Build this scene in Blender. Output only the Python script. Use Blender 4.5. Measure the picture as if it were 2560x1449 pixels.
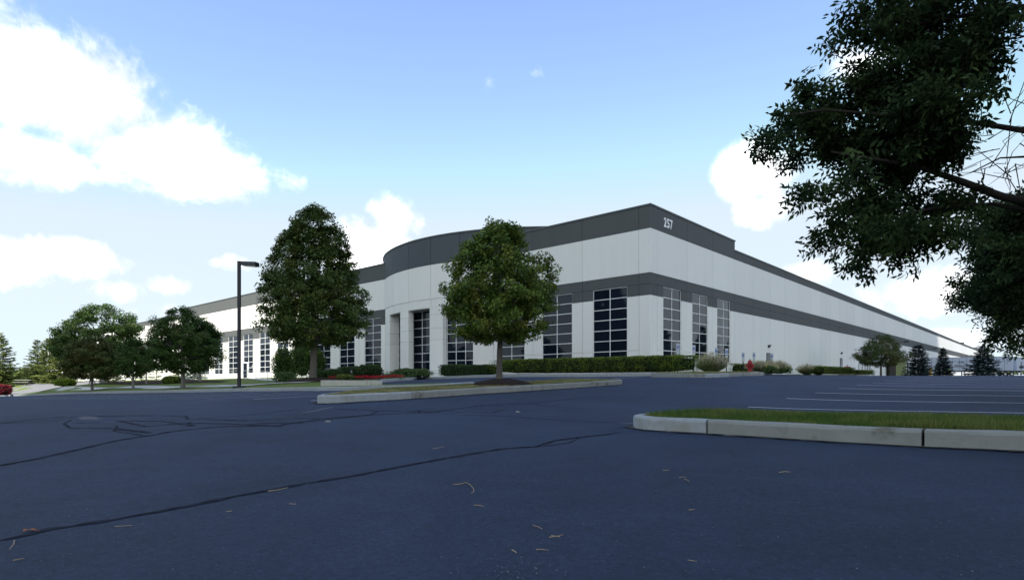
import bpy, math, random
import numpy as np
from mathutils import Vector, Matrix

# ------------------------------------------------------------------ clear
for o in list(bpy.data.objects):
    bpy.data.objects.remove(o, do_unlink=True)
SC = bpy.context.scene
COL = SC.collection
R = math.radians
rng = np.random.default_rng(7)
random.seed(7)

# ------------------------------------------------------------------ camera
F, PX0, PY0 = 1480.0, 1280.0, 943.8           # focal length (px of a 2560 px wide frame), principal column, eye-level row
cam = bpy.data.cameras.new('camera')
cam.sensor_width = 36.0
cam.lens = F / 2560 * 36.0
cam.shift_y = (PY0 - 724.5) / 2560
cam.clip_start = 0.1
cam.clip_end = 6000
camo = bpy.data.objects.new('camera', cam)
camo.location = (0, 0, 0)
camo.rotation_euler = (R(90), 0, 0)
COL.objects.link(camo)
SC.camera = camo

# ------------------------------------------------------------------ light: sun from behind-left, clear sky with cumulus
SUN_EL = 50.0
SUN_H = Vector((-0.38, -0.925)).normalized()      # horizontal direction towards the sun
SUN = Vector((SUN_H.x * math.cos(R(SUN_EL)), SUN_H.y * math.cos(R(SUN_EL)), math.sin(R(SUN_EL))))
sl = bpy.data.lights.new('sun', 'SUN')
sl.energy = 4.0
sl.angle = R(0.53)
sl.color = (1.0, 0.95, 0.87)
so = bpy.data.objects.new('sun', sl)
so.rotation_euler = (-SUN).to_track_quat('-Z', 'Y').to_euler()
so.location = SUN * 300
COL.objects.link(so)

SC.view_settings.view_transform = 'Standard'
SC.view_settings.look = 'None'
SC.view_settings.exposure = 1.3
SC.view_settings.gamma = 1.0
SC.view_settings.use_curve_mapping = False
SC.render.engine = 'CYCLES'
SC.cycles.use_denoising = True
SC.cycles.max_bounces = 6
SC.cycles.transparent_max_bounces = 8


def dirpx(px, py):
    return Vector(((px - PX0) / F, 1.0, (PY0 - py) / F)).normalized()


world = bpy.data.worlds.new('World')
SC.world = world
world.use_nodes = True
wt = world.node_tree
wt.nodes.clear()


class NT:
    """small helper for writing node trees"""
    def __init__(s, nt):
        s.nt = nt

    def n(s, t, **kw):
        nd = s.nt.nodes.new(t)
        for k, v in kw.items():
            setattr(nd, k, v)
        return nd

    def l(s, a, b):
        s.nt.links.new(a, b)

    def put(s, sock, v):
        if isinstance(v, bpy.types.NodeSocket):
            s.l(v, sock)
        else:
            sock.default_value = v

    def m(s, op, a, b=None, c=None, clamp=False):
        nd = s.n('ShaderNodeMath', operation=op, use_clamp=clamp)
        s.put(nd.inputs[0], a)
        if b is not None:
            s.put(nd.inputs[1], b)
        if c is not None:
            s.put(nd.inputs[2], c)
        return nd.outputs[0]

    def v(s, op, a, b=None):
        nd = s.n('ShaderNodeVectorMath', operation=op)
        s.put(nd.inputs[0], a)
        if b is not None:
            s.put(nd.inputs[1], b)
        return nd.outputs['Value'] if op in ('LENGTH', 'DOT_PRODUCT', 'DISTANCE') else nd.outputs[0]

    def noise(s, vec, scale, detail=4, rough=0.55, dist=0.0):
        nd = s.n('ShaderNodeTexNoise')
        if vec is not None:
            s.l(vec, nd.inputs['Vector'])
        nd.inputs['Scale'].default_value = scale
        nd.inputs['Detail'].default_value = detail
        nd.inputs['Roughness'].default_value = rough
        nd.inputs['Distortion'].default_value = dist
        return nd.outputs['Fac']

    def sstep(s, x, a, b, lo=0.0, hi=1.0):
        nd = s.n('ShaderNodeMapRange', interpolation_type='SMOOTHSTEP')
        s.put(nd.inputs['Value'], x)
        nd.inputs['From Min'].default_value = a
        nd.inputs['From Max'].default_value = b
        nd.inputs['To Min'].default_value = lo
        nd.inputs['To Max'].default_value = hi
        return nd.outputs[0]

    def mixc(s, f, a, b, blend='MIX'):
        nd = s.n('ShaderNodeMix', data_type='RGBA', blend_type=blend)
        s.put(nd.inputs[0], f)
        s.put(nd.inputs[6], a)
        s.put(nd.inputs[7], b)
        return nd.outputs[2]


w = NT(wt)
sky = w.n('ShaderNodeTexSky', sky_type='NISHITA', sun_disc=False)
sky.sun_elevation = R(SUN_EL)
sky.sun_rotation = math.atan2(SUN_H.x, SUN_H.y)
sky.altitude = 50
sky.air_density = 1.1
sky.dust_density = 0.3
sky.ozone_density = 2.2
tc = w.n('ShaderNodeTexCoord')
D_ = tc.outputs['Generated']
nz = w.noise(D_, 6.0, 8, 0.62, 0.35)
nfine = w.noise(D_, 26.0, 6, 0.65, 0.6)
# cumulus seen over the building (px, py, horizontal radius, vertical radius, weight)
CL = [(40, 190, 210, 150, 1.0), (230, 250, 190, 150, 1.0), (400, 375, 180, 105, 1.0), (545, 440, 120, 70, .95), (70, 390, 160, 75, .9),
      (110, 640, 190, 55, .95), (-60, 660, 200, 60, .8), (300, 725, 80, 34, .5), (420, 712, 70, 30, .55),
      (985, 545, 66, 62, .75), (940, 640, 120, 85, .95), (1045, 565, 34, 50, .5), (720, 455, 56, 34, .38),
      (1900, 430, 98, 74, .9), (1925, 525, 84, 44, .85), (2150, 150, 110, 60, .6),
      (2050, 680, 110, 40, .62), (2260, 735, 150, 66, .7), (1345, 185, 30, 36, .3), (1220, 190, 40, 40, .26), (560, 655, 70, 26, .45),
      (560, 790, 200, 34, .5), (2420, 850, 120, 40, .5)]
acc = None
for (cx, cy, rx, ry, wgt) in CL:
    d = dirpx(cx, cy)
    k = 1.0 / math.sqrt(((cx - PX0) / F) ** 2 + 1 + ((PY0 - cy) / F) ** 2)
    sub = w.v('SUBTRACT', D_, (d.x, d.y, d.z))
    hx, hy = rx / F * k, ry / F * k
    mu = w.v('MULTIPLY', sub, (1 / hx, 1 / hx, 1 / hy))
    ln = w.v('LENGTH', mu)
    g = w.sstep(ln, 1.55, 0.0, 0.0, wgt)
    acc = g if acc is None else w.m('MAXIMUM', acc, g)
# the rest of the dome carries the same broken cumulus
sep = w.n('ShaderNodeSeparateXYZ')
w.l(D_, sep.inputs[0])
away = w.sstep(sep.outputs['Y'], 0.62, 0.30)
big = w.noise(w.v('ADD', D_, (3.1, 0.0, 0.0)), 2.3, 3, 0.5)  # shift picked so the unseen clouds brighten the side wall
rest = w.m('MULTIPLY', w.sstep(big, 0.50, 0.66), away)
acc = w.m('MAXIMUM', acc, rest)
fld = w.m('ADD', acc, w.m('MULTIPLY', w.m('SUBTRACT', nz, 0.5), 1.5))
fld = w.m('ADD', fld, w.m('MULTIPLY', w.m('SUBTRACT', nfine, 0.5), 0.75))
mask = w.sstep(fld, 0.14, 0.88)
mask = w.m('MULTIPLY', mask, w.sstep(acc, 0.04, 0.22))
mask = w.m('MULTIPLY', mask, w.sstep(sep.outputs['Z'], -0.02, 0.05))
skyc = w.mixc(1.0, sky.outputs[0], (.93, .88, 1.0, 1), 'MULTIPLY')
skyc = w.v('MINIMUM', skyc, (2.15, 2.5, 2.92))
# pale summer haze low over the land
low = w.m('MULTIPLY', w.m('POWER', w.sstep(sep.outputs['Z'], 0.42, -0.02), 1.7), 0.95)
skyc = w.mixc(low, skyc, (2.48, 2.9, 3.1, 1))
cl_lum = w.sstep(nz, 0.34, 0.66, 3.4, 9.5)
cl_col = w.n('ShaderNodeVectorMath', operation='SCALE')
cl_col.inputs[0].default_value = (1.0, 1.0, 1.0)
w.l(cl_lum, cl_col.inputs['Scale'])
mixed = w.mixc(mask, skyc, cl_col.outputs[0])
bg = w.n('ShaderNodeBackground')
bg.inputs['Strength'].default_value = 0.14
w.l(mixed, bg.inputs['Color'])
wo = w.n('ShaderNodeOutputWorld')
w.l(bg.outputs[0], wo.inputs['Surface'])
world.cycles.sampling_method = 'MANUAL'
world.cycles.sample_map_resolution = 1024

# ------------------------------------------------------------------ materials
MATS = {}


def mat(name, col=(.5, .5, .5), rough=.8, spec=.3, metal=0.0, var=0.0, vscale=6.0, rnd=0.0, island=0.0, bump=0.0, bscale=60.0,
        col2=None, c2scale=3.0, c2lo=.45, c2hi=.6, trans=0.0, coat=0.0, stretch=(1, 1, 1), emit=0):
    """procedural material: base colour broken up by noise, per-object and per-leaf variation, fine bump"""
    mt = bpy.data.materials.new(name)
    mt.use_nodes = True
    t = NT(mt.node_tree)
    bs = mt.node_tree.nodes['Principled BSDF']
    out = mt.node_tree.nodes['Material Output']
    bs.inputs['Roughness'].default_value = rough
    bs.inputs['Specular IOR Level'].default_value = spec
    bs.inputs['Metallic'].default_value = metal
    if coat:
        bs.inputs['Coat Weight'].default_value = coat
    c = (*col, 1)
    tcn = t.n('ShaderNodeTexCoord')
    geo = t.n('ShaderNodeNewGeometry')
    vec = geo.outputs['Position']
    if stretch != (1, 1, 1):
        vec = t.v('MULTIPLY', vec, stretch)
    cs = None
    if col2 is not None:
        f = t.sstep(t.noise(vec, c2scale, 5, .6), c2lo, c2hi)
        cs = t.mixc(f, c, (*col2, 1))
    if cs is None:
        rgb = t.n('ShaderNodeRGB')
        rgb.outputs[0].default_value = c
        cs = rgb.outputs[0]
    val = None
    if var:
        val = t.m('ADD', 1 - var, t.m('MULTIPLY', t.noise(vec, vscale, 6, .65), 2 * var))
    if rnd:
        oi = t.n('ShaderNodeObjectInfo')
        x = t.m('ADD', 1 - rnd, t.m('MULTIPLY', oi.outputs['Random'], 2 * rnd))
        val = x if val is None else t.m('MULTIPLY', val, x)
    if island:
        x = t.m('ADD', 1 - island, t.m('MULTIPLY', geo.outputs['Random Per Island'], 2 * island))
        val = x if val is None else t.m('MULTIPLY', val, x)
    if val is not None:
        sc_ = t.n('ShaderNodeVectorMath', operation='SCALE')
        t.l(cs, sc_.inputs[0])
        t.l(val, sc_.inputs['Scale'])
        cs = sc_.outputs[0]
    t.l(cs, bs.inputs['Base Color'])
    if bump:
        bn = t.n('ShaderNodeBump')
        bn.inputs['Strength'].default_value = bump
        bn.inputs['Distance'].default_value = 0.02
        t.l(t.noise(geo.outputs['Position'], bscale, 4, .6), bn.inputs['Height'])
        t.l(bn.outputs[0], bs.inputs['Normal'])
    if trans:
        tr = t.n('ShaderNodeBsdfTranslucent')
        t.l(cs, tr.inputs['Color'])
        mx = t.n('ShaderNodeMixShader')
        mx.inputs[0].default_value = trans
        t.l(bs.outputs[0], mx.inputs[1])
        t.l(tr.outputs[0], mx.inputs[2])
        t.l(mx.outputs[0], out.inputs['Surface'])
    MATS[name] = mt
    return mt


def asphalt_material():
    mt = bpy.data.materials.new('asphalt')
    mt.use_nodes = True
    t = NT(mt.node_tree)
    bs = mt.node_tree.nodes['Principled BSDF']
    geo = t.n('ShaderNodeNewGeometry')
    P_ = geo.outputs['Position']
    grain = t.noise(P_, 210, 3, .7)
    grain2 = t.noise(P_, 60, 4, .75)
    mid = t.noise(P_, 26, 5, .75)
    blotch = t.noise(P_, .22, 5, .6, .5)
    blotch2 = t.noise(P_, 1.3, 6, .65, .6)
    lane = t.noise(t.v('MULTIPLY', P_, (.55, .10, 1)), 1.0, 4, .6, .8)
    val = t.m('ADD', .05, t.m('MULTIPLY', grain, 1.0))
    val = t.m('ADD', val, t.m('MULTIPLY', grain2, 1.0))
    val = t.m('MULTIPLY', val, t.m('ADD', .35, t.m('MULTIPLY', mid, 1.3)))
    val = t.m('MULTIPLY', val, t.m('ADD', .42, t.m('MULTIPLY', blotch, 1.16)))
    val = t.m('MULTIPLY', val, t.m('ADD', .62, t.m('MULTIPLY', blotch2, .76)))
    val = t.m('MULTIPLY', val, t.m('ADD', .80, t.m('MULTIPLY', lane, .4)))
    vo = t.n('ShaderNodeTexVoronoi')
    vo.inputs['Scale'].default_value = 55
    t.l(P_, vo.inputs['Vector'])
    fleck = t.m('MULTIPLY', t.sstep(vo.outputs['Distance'], .16, .08), t.sstep(t.noise(P_, 31, 2, .5), .58, .64))
    base = t.n('ShaderNodeVectorMath', operation='SCALE')
    base.inputs[0].default_value = (.0215, .033, .060)
    t.l(val, base.inputs['Scale'])
    col = t.mixc(t.m('MULTIPLY', fleck, .75), base.outputs[0], (.30, .31, .33, 1))
    pores = t.sstep(t.noise(P_, 120, 2, .5), .40, .30)
    col = t.mixc(t.m('MULTIPLY', pores, .55), col, (.012, .014, .022, 1))
    t.l(col, bs.inputs['Base Color'])
    bs.inputs['Roughness'].default_value = .85
    bs.inputs['Specular IOR Level'].default_value = .20
    bn = t.n('ShaderNodeBump')
    bn.inputs['Strength'].default_value = .55
    bn.inputs['Distance'].default_value = .012
    t.l(t.m('ADD', t.m('MULTIPLY', grain2, .8), grain), bn.inputs['Height'])
    t.l(bn.outputs[0], bs.inputs['Normal'])
    MATS['asphalt'] = mt


asphalt_material()
mat('far_land', (.07, .10, .035), .95, .1, var=.4, vscale=.2)
mat('lawn', (.10, .145, .035), .95, .1, var=.35, vscale=14, col2=(.16, .15, .06), c2scale=.9, c2lo=.48, c2hi=.68, bump=.6, bscale=45)
mat('dry_lawn', (.13, .14, .05), .95, .1, var=.35, vscale=16, col2=(.22, .19, .085), c2scale=2.2, c2lo=.42, c2hi=.62, bump=.6, bscale=45)
mat('grass_blade', (.075, .135, .024), .65, .2, island=.45, trans=.35, col2=(.15, .17, .045), c2scale=1.6)
mat('dry_grass_blade', (.15, .165, .055), .7, .2, island=.4, trans=.3, col2=(.28, .24, .11), c2scale=2.4, c2lo=.4, c2hi=.6)
mat('mulch', (.032, .022, .018), .95, .1, var=.6, vscale=40, bump=1.0, bscale=60)
mat('kerb_concrete', (.235, .24, .225), .9, .2, var=.22, vscale=5, rnd=.08, bump=.35, bscale=80, col2=(.13, .122, .10), c2scale=3.4, c2lo=.54, c2hi=.74)
mat('kerb_concrete_pale', (.30, .32, .33), .9, .2, var=.25, vscale=7, rnd=.06, bump=.6, bscale=50, col2=(.28, .28, .26), c2scale=5, c2lo=.48, c2hi=.66)
mat('sidewalk', (.46, .45, .42), .9, .2, var=.15, vscale=3, bump=.2)
mat('trail', (.15, .15, .155), .9, .2, var=.12, vscale=8)
mat('road_paint', (.50, .51, .53), .8, .2, var=.28, vscale=22, col2=(.22, .23, .27), c2scale=14, c2lo=.55, c2hi=.72)
mat('seal', (.012, .014, .019), .95, .03, col2=(.024, .028, .040), c2scale=9, c2lo=.40, c2hi=.58)
mat('scuff', (.075, .08, .095), .9, .2, var=.5, vscale=30)
mat('white_wall', (.77, .76, .72), .85, .25, var=.055, vscale=1.6, rnd=.03, bump=.05, bscale=120, stretch=(1, 1, .12))
mat('grey_wall', (.088, .094, .094), .8, .3, var=.08, vscale=1.6, rnd=.05, stretch=(1, 1, .15))
mat('drum_wall', (.075, .086, .098), .75, .3, var=.05, vscale=1.0, rnd=.04)
mat('groove', (.12, .13, .14), .9, .1)
mat('coping', (.075, .085, .088), .5, .5)
mat('frame_white', (.80, .81, .81), .5, .4, rnd=.03)
mat('glass', (.008, .012, .022), .015, .36, rnd=.3)
mat('roofing', (.35, .35, .34), .9, .1)
mat('soffit', (.30, .29, .28), .9, .2)
mat('door_grey', (.16, .17, .18), .5, .4)
mat('black_metal', (.012, .013, .018), .45, .5)
mat('dark_metal', (.05, .055, .06), .45, .5)
mat('bright_metal', (.42, .44, .45), .35, .5, metal=.6)
mat('lamp_glass', (.55, .55, .52), .25, .5)
mat('white_paint', (.88, .89, .90), .55, .4)
mat('sign_white', (.55, .58, .62), .5, .4)
mat('sign_blue', (.03, .08, .35), .5, .4)
mat('sign_grey', (.45, .48, .50), .5, .4)
mat('sign_navy', (.02, .03, .06), .5, .4)
mat('post_black', (.012, .016, .022), .6, .3)
mat('hydrant_red', (.23, .009, .014), .55, .3, var=.15, vscale=9)
mat('pipe_red', (.28, .03, .025), .5, .4)
mat('rail_grey', (.14, .15, .17), .5, .4)
mat('concrete', (.42, .41, .39), .9, .2, var=.12, vscale=2, bump=.15)
mat('planter_concrete', (.46, .44, .40), .9, .2, var=.2, vscale=3, bump=.3, col2=(.30, .26, .20), c2scale=2.5, c2lo=.5, c2hi=.7, stretch=(1, 1, .25))
mat('trailer_white', (.50, .55, .64), .45, .4, var=.05, vscale=1.5, rnd=.05)
mat('trailer_rib', (.22, .25, .33), .5, .4)
mat('trailer_green', (.02, .22, .16), .5, .4)
mat('letter_dark', (.02, .035, .03), .5, .4)
mat('tyre', (.012, .012, .013), .85, .2)
mat('hub', (.5, .5, .5), .4, .5, metal=.5)
mat('olive_metal', (.20, .235, .10), .6, .4, var=.12, vscale=3)
mat('brown_metal', (.028, .024, .020), .6, .4)
mat('yellow_paint', (.62, .33, .02), .5, .4)
mat('table_wood', (.40, .40, .36), .8, .2, var=.1, vscale=9)
mat('table_dark', (.05, .05, .05), .8, .2)
mat('twig', (.30, .235, .165), .85, .2, var=.35, vscale=60, rnd=.2)
mat('brown_leaf', (.24, .085, .035), .7, .3, var=.3, vscale=60)
mat('litter', (.42, .38, .30), .85, .2, island=.6)
mat('bark', (.12, .105, .09), .95, .1, var=.35, vscale=16, bump=.8, bscale=30, stretch=(1, 1, .3))
mat('bark_pale', (.21, .195, .18), .95, .1, var=.3, vscale=14, bump=.7, bscale=30, stretch=(1, 1, .3))
mat('bark_dark', (.040, .032, .028), .95, .1, var=.35, vscale=16, bump=.8, bscale=30)
mat('linden_leaf', (.098, .158, .026), .6, .2, island=.55, trans=.32, col2=(.165, .18, .03), c2scale=1.8, c2lo=.46, c2hi=.66)
mat('linden_dark_leaf', (.068, .108, .025), .6, .2, island=.5, trans=.32, col2=(.115, .13, .028), c2scale=1.0, c2lo=.48, c2hi=.68)
mat('maple_leaf', (.046, .090, .018), .6, .2, island=.45, trans=.25, col2=(.080, .10, .022), c2scale=.9, c2lo=.5, c2hi=.68)
mat('bronze_leaf', (.075, .080, .020), .6, .2, island=.45, trans=.32, col2=(.065, .105, .022), c2scale=.8)
mat('ash_leaf', (.026, .048, .018), .7, .12, island=.7, trans=.35, col2=(.048, .075, .024), c2scale=1.5)
mat('small_tree_leaf', (.075, .110, .034), .6, .25, island=.4, trans=.3, col2=(.11, .115, .04), c2scale=.8)
mat('spruce_blue', (.040, .065, .060), .7, .2, island=.45, trans=.1)
mat('spruce_silver', (.25, .31, .29), .7, .2, island=.35, trans=.1)
mat('spruce_green', (.055, .080, .028), .7, .2, island=.45, trans=.15, col2=(.11, .135, .04), c2scale=1.3)
mat('fir_lit', (.17, .21, .055), .7, .2, island=.4, trans=.2, col2=(.09, .125, .035), c2scale=1.0)
mat('juniper', (.075, .135, .045), .7, .2, island=.45, trans=.15, col2=(.09, .13, .05), c2scale=2.5)
mat('holly', (.050, .095, .022), .6, .2, island=.5, trans=.25, col2=(.105, .16, .03), c2scale=1.6, c2lo=.5, c2hi=.62)
mat('boxwood', (.16, .215, .026), .65, .2, island=.5, trans=.3, col2=(.055, .095, .018), c2scale=3.0)
mat('boxwood_dark', (.045, .085, .026), .65, .2, island=.5, trans=.25)
mat('boxwood_bright', (.13, .20, .02), .6, .25, island=.4, trans=.3)
mat('barberry', (.19, .018, .030), .6, .25, island=.5, trans=.25)
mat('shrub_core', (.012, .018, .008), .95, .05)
mat('flower_red', (.34, .014, .022), .6, .2, island=.5, trans=.25)
mat('flower_yellow', (.62, .52, .05), .6, .2, island=.3, trans=.2)
mat('ornamental_grass', (.12, .15, .075), .7, .2, island=.4, trans=.25, col2=(.19, .20, .10), c2scale=4)
mat('plume', (.44, .40, .27), .8, .1, island=.3, trans=.3)
mat('woods_leaf', (.06, .095, .028), .7, .2, island=.5, trans=.2, col2=(.12, .15, .04), c2scale=.12)


def cloud_material():
    mt = bpy.data.materials.new('cloud_white')
    mt.use_nodes = True
    t = NT(mt.node_tree)
    mt.node_tree.nodes.remove(mt.node_tree.nodes['Principled BSDF'])
    d = t.n('ShaderNodeBsdfDiffuse')
    d.inputs[0].default_value = (.9, .9, .9, 1)
    tr = t.n('ShaderNodeBsdfTranslucent')
    tr.inputs[0].default_value = (.9, .9, .9, 1)
    a = t.n('ShaderNodeMixShader')
    a.inputs[0].default_value = .6
    t.l(d.outputs[0], a.inputs[1])
    t.l(tr.outputs[0], a.inputs[2])
    t.l(a.outputs[0], mt.node_tree.nodes['Material Output'].inputs['Surface'])
    MATS['cloud_white'] = mt


cloud_material()

# ------------------------------------------------------------------ object helpers


def tag(o, label=None, cat=None, group=None, kind=None):
    if label:
        o['label'] = label
    if cat:
        o['category'] = cat
    if group:
        o['group'] = group
    if kind:
        o['kind'] = kind
    return o


def empty(name, loc=(0, 0, 0), parent=None):
    o = bpy.data.objects.new(name, None)
    o.location = loc
    o.empty_display_size = .2
    COL.objects.link(o)
    if parent:
        o.parent = parent
    return o


def link(name, me, mats=None, parent=None, loc=None):
    if mats is not None:
        for m_ in (mats if isinstance(mats, (list, tuple)) else [mats]):
            me.materials.append(MATS[m_] if isinstance(m_, str) else m_)
    o = bpy.data.objects.new(name, me)
    COL.objects.link(o)
    if parent:
        o.parent = parent
        o.matrix_parent_inverse = Matrix.Translation(-Vector(parent.location)) if False else Matrix.Identity(4)
    if loc is not None:
        o.location = loc
    return o


class MB:
    """collects vertices and faces; every shape goes into one mesh"""
    def __init__(s):
        s.v, s.f, s.mi = [], [], []

    def add(s, vs, fs, mi=0):
        b = len(s.v)
        s.v += [tuple(p) for p in vs]
        s.f += [tuple(i + b for i in q) for q in fs]
        s.mi += [mi] * len(fs)
        return s

    def hexa(s, c, mi=0):
        """8 corners: bottom ring 0-3, top ring 4-7"""
        return s.add(c, [(3, 2, 1, 0), (4, 5, 6, 7), (0, 1, 5, 4), (1, 2, 6, 5), (2, 3, 7, 6), (3, 0, 4, 7)], mi)

    def box(s, x0, x1, y0, y1, z0, z1, mi=0):
        return s.hexa([(x0, y0, z0), (x1, y0, z0), (x1, y1, z0), (x0, y1, z0), (x0, y0, z1), (x1, y0, z1), (x1, y1, z1), (x0, y1, z1)], mi)

    def tube(s, pts, rad, n=8, mi=0, cap=True):
        pts = [Vector(p) for p in pts]
        rad = rad if isinstance(rad, (list, tuple)) else [rad] * len(pts)
        b = len(s.v)
        prev = None
        for i, p in enumerate(pts):
            t = (pts[min(i + 1, len(pts) - 1)] - pts[max(i - 1, 0)]).normalized()
            if prev is None:
                a = t.orthogonal().normalized()
            else:
                a = (prev - t * prev.dot(t))
                a = a.normalized() if a.length > 1e-6 else t.orthogonal().normalized()
            prev = a
            c = t.cross(a)
            for k in range(n):
                an = 2 * math.pi * k / n
                s.v.append(tuple(p + (a * math.cos(an) + c * math.sin(an)) * rad[i]))
        for i in range(len(pts) - 1):
            for k in range(n):
                k2 = (k + 1) % n
                s.f.append((b + i * n + k, b + i * n + k2, b + (i + 1) * n + k2, b + (i + 1) * n + k))
                s.mi.append(mi)
        if cap:
            s.f.append(tuple(b + k for k in range(n))[::-1])
            s.f.append(tuple(b + (len(pts) - 1) * n + k for k in range(n)))
            s.mi += [mi, mi]
        return s

    def lathe(s, prof, o=(0, 0, 0), n=16, mi=0):
        b = len(s.v)
        for (r_, z_) in prof:
            for k in range(n):
                an = 2 * math.pi * k / n
                s.v.append((o[0] + r_ * math.cos(an), o[1] + r_ * math.sin(an), o[2] + z_))
        for i in range(len(prof) - 1):
            for k in range(n):
                k2 = (k + 1) % n
                s.f.append((b + i * n + k, b + i * n + k2, b + (i + 1) * n + k2, b + (i + 1) * n + k))
                s.mi.append(mi)
        s.f.append(tuple(b + k for k in range(n))[::-1])
        s.f.append(tuple(b + (len(prof) - 1) * n + k for k in range(n)))
        s.mi += [mi, mi]
        return s

    def xf(s, fn):
        s.v = [tuple(fn(*p)) for p in s.v]
        return s

    def build(s, name, mats, parent=None, loc=None, smooth=False):
        me = bpy.data.meshes.new(name)
        me.from_pydata(s.v, [], s.f)
        if len(set(s.mi)) > 1:
            me.polygons.foreach_set('material_index', s.mi)
        if smooth:
            me.polygons.foreach_set('use_smooth', [True] * len(me.polygons))
        me.update()
        return link(name, me, mats, parent, loc)


def npmesh(name, verts, quads, smooth=False):
    me = bpy.data.meshes.new(name)
    nv, nf = len(verts), len(quads)
    me.vertices.add(nv)
    me.vertices.foreach_set('co', np.asarray(verts, dtype=np.float32).ravel())
    k = quads.shape[1]
    me.loops.add(nf * k)
    me.loops.foreach_set('vertex_index', np.asarray(quads, dtype=np.int32).ravel())
    me.polygons.add(nf)
    me.polygons.foreach_set('loop_start', np.arange(nf, dtype=np.int32) * k)
    if smooth:
        me.polygons.foreach_set('use_smooth', np.ones(nf, dtype=bool))
    me.update(calc_edges=True)
    return me


def copy_tree(root, loc, rz=0.0, scale=None):
    c = root.copy()
    COL.objects.link(c)
    c.location = loc
    c.rotation_euler = (0, 0, rz)
    if scale is not None:
        c.scale = scale if isinstance(scale, (tuple, list)) else (scale,) * 3
    for ch in list(root.children):
        d = ch.copy()
        COL.objects.link(d)
        d.parent = c
        for g in list(ch.children):
            e = g.copy()
            COL.objects.link(e)
            e.parent = d
    return c

# ------------------------------------------------------------------ lie of the land


class TPS:
    def __init__(s, pts, lam=.3):
        pts = np.array(pts, float)
        s.p = pts[:, :2]
        n = len(pts)
        K = s.phi(np.linalg.norm(s.p[:, None] - s.p[None], axis=2)) + np.eye(n) * lam
        Q = np.c_[np.ones(n), s.p]
        A = np.block([[K, Q], [Q.T, np.zeros((3, 3))]])
        s.w = np.linalg.solve(A, np.r_[pts[:, 2], 0, 0, 0])

    @staticmethod
    def phi(r):
        return np.where(r > 1e-9, r * r * np.log(np.maximum(r, 1e-9)), 0.0)

    def __call__(s, X, Y):
        X = np.atleast_1d(np.asarray(X, float))
        Y = np.atleast_1d(np.asarray(Y, float))
        q = np.c_[X.ravel(), Y.ravel()]
        out = np.empty(len(q))
        for i in range(0, len(q), 20000):
            a = q[i:i + 20000]
            out[i:i + 20000] = s.phi(np.linalg.norm(a[:, None] - s.p[None], axis=2)) @ s.w[:-3] + s.w[-3] + a @ s.w[-2:]
        return out.reshape(X.shape)


def sp(px, py, Y):
    return ((px - PX0) / F * Y, Y, (PY0 - py) / F * Y)


GP = [(0, 0, -.80), (-4, 2, -.86), (4, 1, -.76), (0, -15, -1.0), (-14, 4, -.95), (14, -4, -.7), (30, 5, -.45), (-45, 10, -1.7), (-80, 30, -3.0)]
GP += [sp(*q) for q in [(1618, 1074, 7.7), (1767, 1083, 7.07), (2288, 1109, 6.0), (2560, 1124, 5.25),
      (1870, 1018, 13.0), (1968, 996, 15.03), (2040, 982, 17.06), (2100, 971, 19.1), (2145, 962, 21.1), (2175, 957, 23.1), (2215, 951, 25.2),
      (2560, 1033, 10), (2560, 1008, 12), (2560, 990, 14.1), (2560, 977, 16.1),
      (863, 1005, 12.4), (986, 999, 13.3), (1210, 984, 15.4), (1359, 973, 17.6), (1561, 961, 20.5),
      (2000, 938.5, 45), (2200, 938.5, 45), (2400, 938.5, 44), (2560, 938.5, 40), (2300, 940, 90), (2500, 940, 120), (2300, 941, 150), (2560, 941, 250), (2500, 941, 500),
      (1710, 941.5, 26), (1780, 943, 26), (1913, 939.5, 29),
      (1400, 945.5, 31), (1550, 942, 30), (1100, 948, 34), (1250, 946.5, 32), (1600, 937, 36),
      (1072, 973, 21), (960, 974, 22.7), (870, 976, 24.2), (700, 977, 28), (500, 980, 34.1), (300, 982.6, 43.7), (150, 985.5, 55.5), (0, 989, 75.9),
      (-300, 1005, 60)]]
ground_z = TPS(GP, .6)
LP = [(q[0], q[1], q[2] + .17) for q in [sp(*q) for q in [(1072, 973, 21), (960, 974, 22.7), (870, 976, 24.2), (700, 977, 28), (500, 980, 34.1), (300, 982.6, 43.7), (150, 985.5, 55.5), (0, 989, 75.9)]]]
LP += [sp(*q) for q in [(230, 972, 51.5), (332, 969, 46), (457, 967, 39.5), (597, 965.5, 32), (785, 952, 35), (640, 957, 45), (520, 957, 55), (520, 949.5, 80), (640, 944, 72), (400, 951, 90),
                        (870, 962, 27.5), (945, 962, 25.5), (945, 955, 38), (160, 965, 66), (60, 966, 80), (300, 955, 66), (200, 953, 120), (60, 955, 120), (0, 957, 150), (400, 948, 140), (1000, 947, 44), (-60, 972, 95)]]
lawn_tps = TPS(LP, .6)


def lawn_z(X, Y):
    X = np.atleast_1d(np.asarray(X, float))
    Y = np.atleast_1d(np.asarray(Y, float))
    g = ground_z(X, Y)
    d = np.clip(((X + 11.0) * math.sin(R(41.256)) + (Y - 28.0) * math.cos(R(41.256)) - .1) / 2.6, 0, 1)
    d = d * d * (3 - 2 * d)
    return (g + .165) * (1 - d) + np.maximum(lawn_tps(X, Y), g + .11) * d



def gz(x, y):
    return float(ground_z(x, y)[0])


def lz(x, y):
    return float(lawn_z(x, y)[0])


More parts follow.
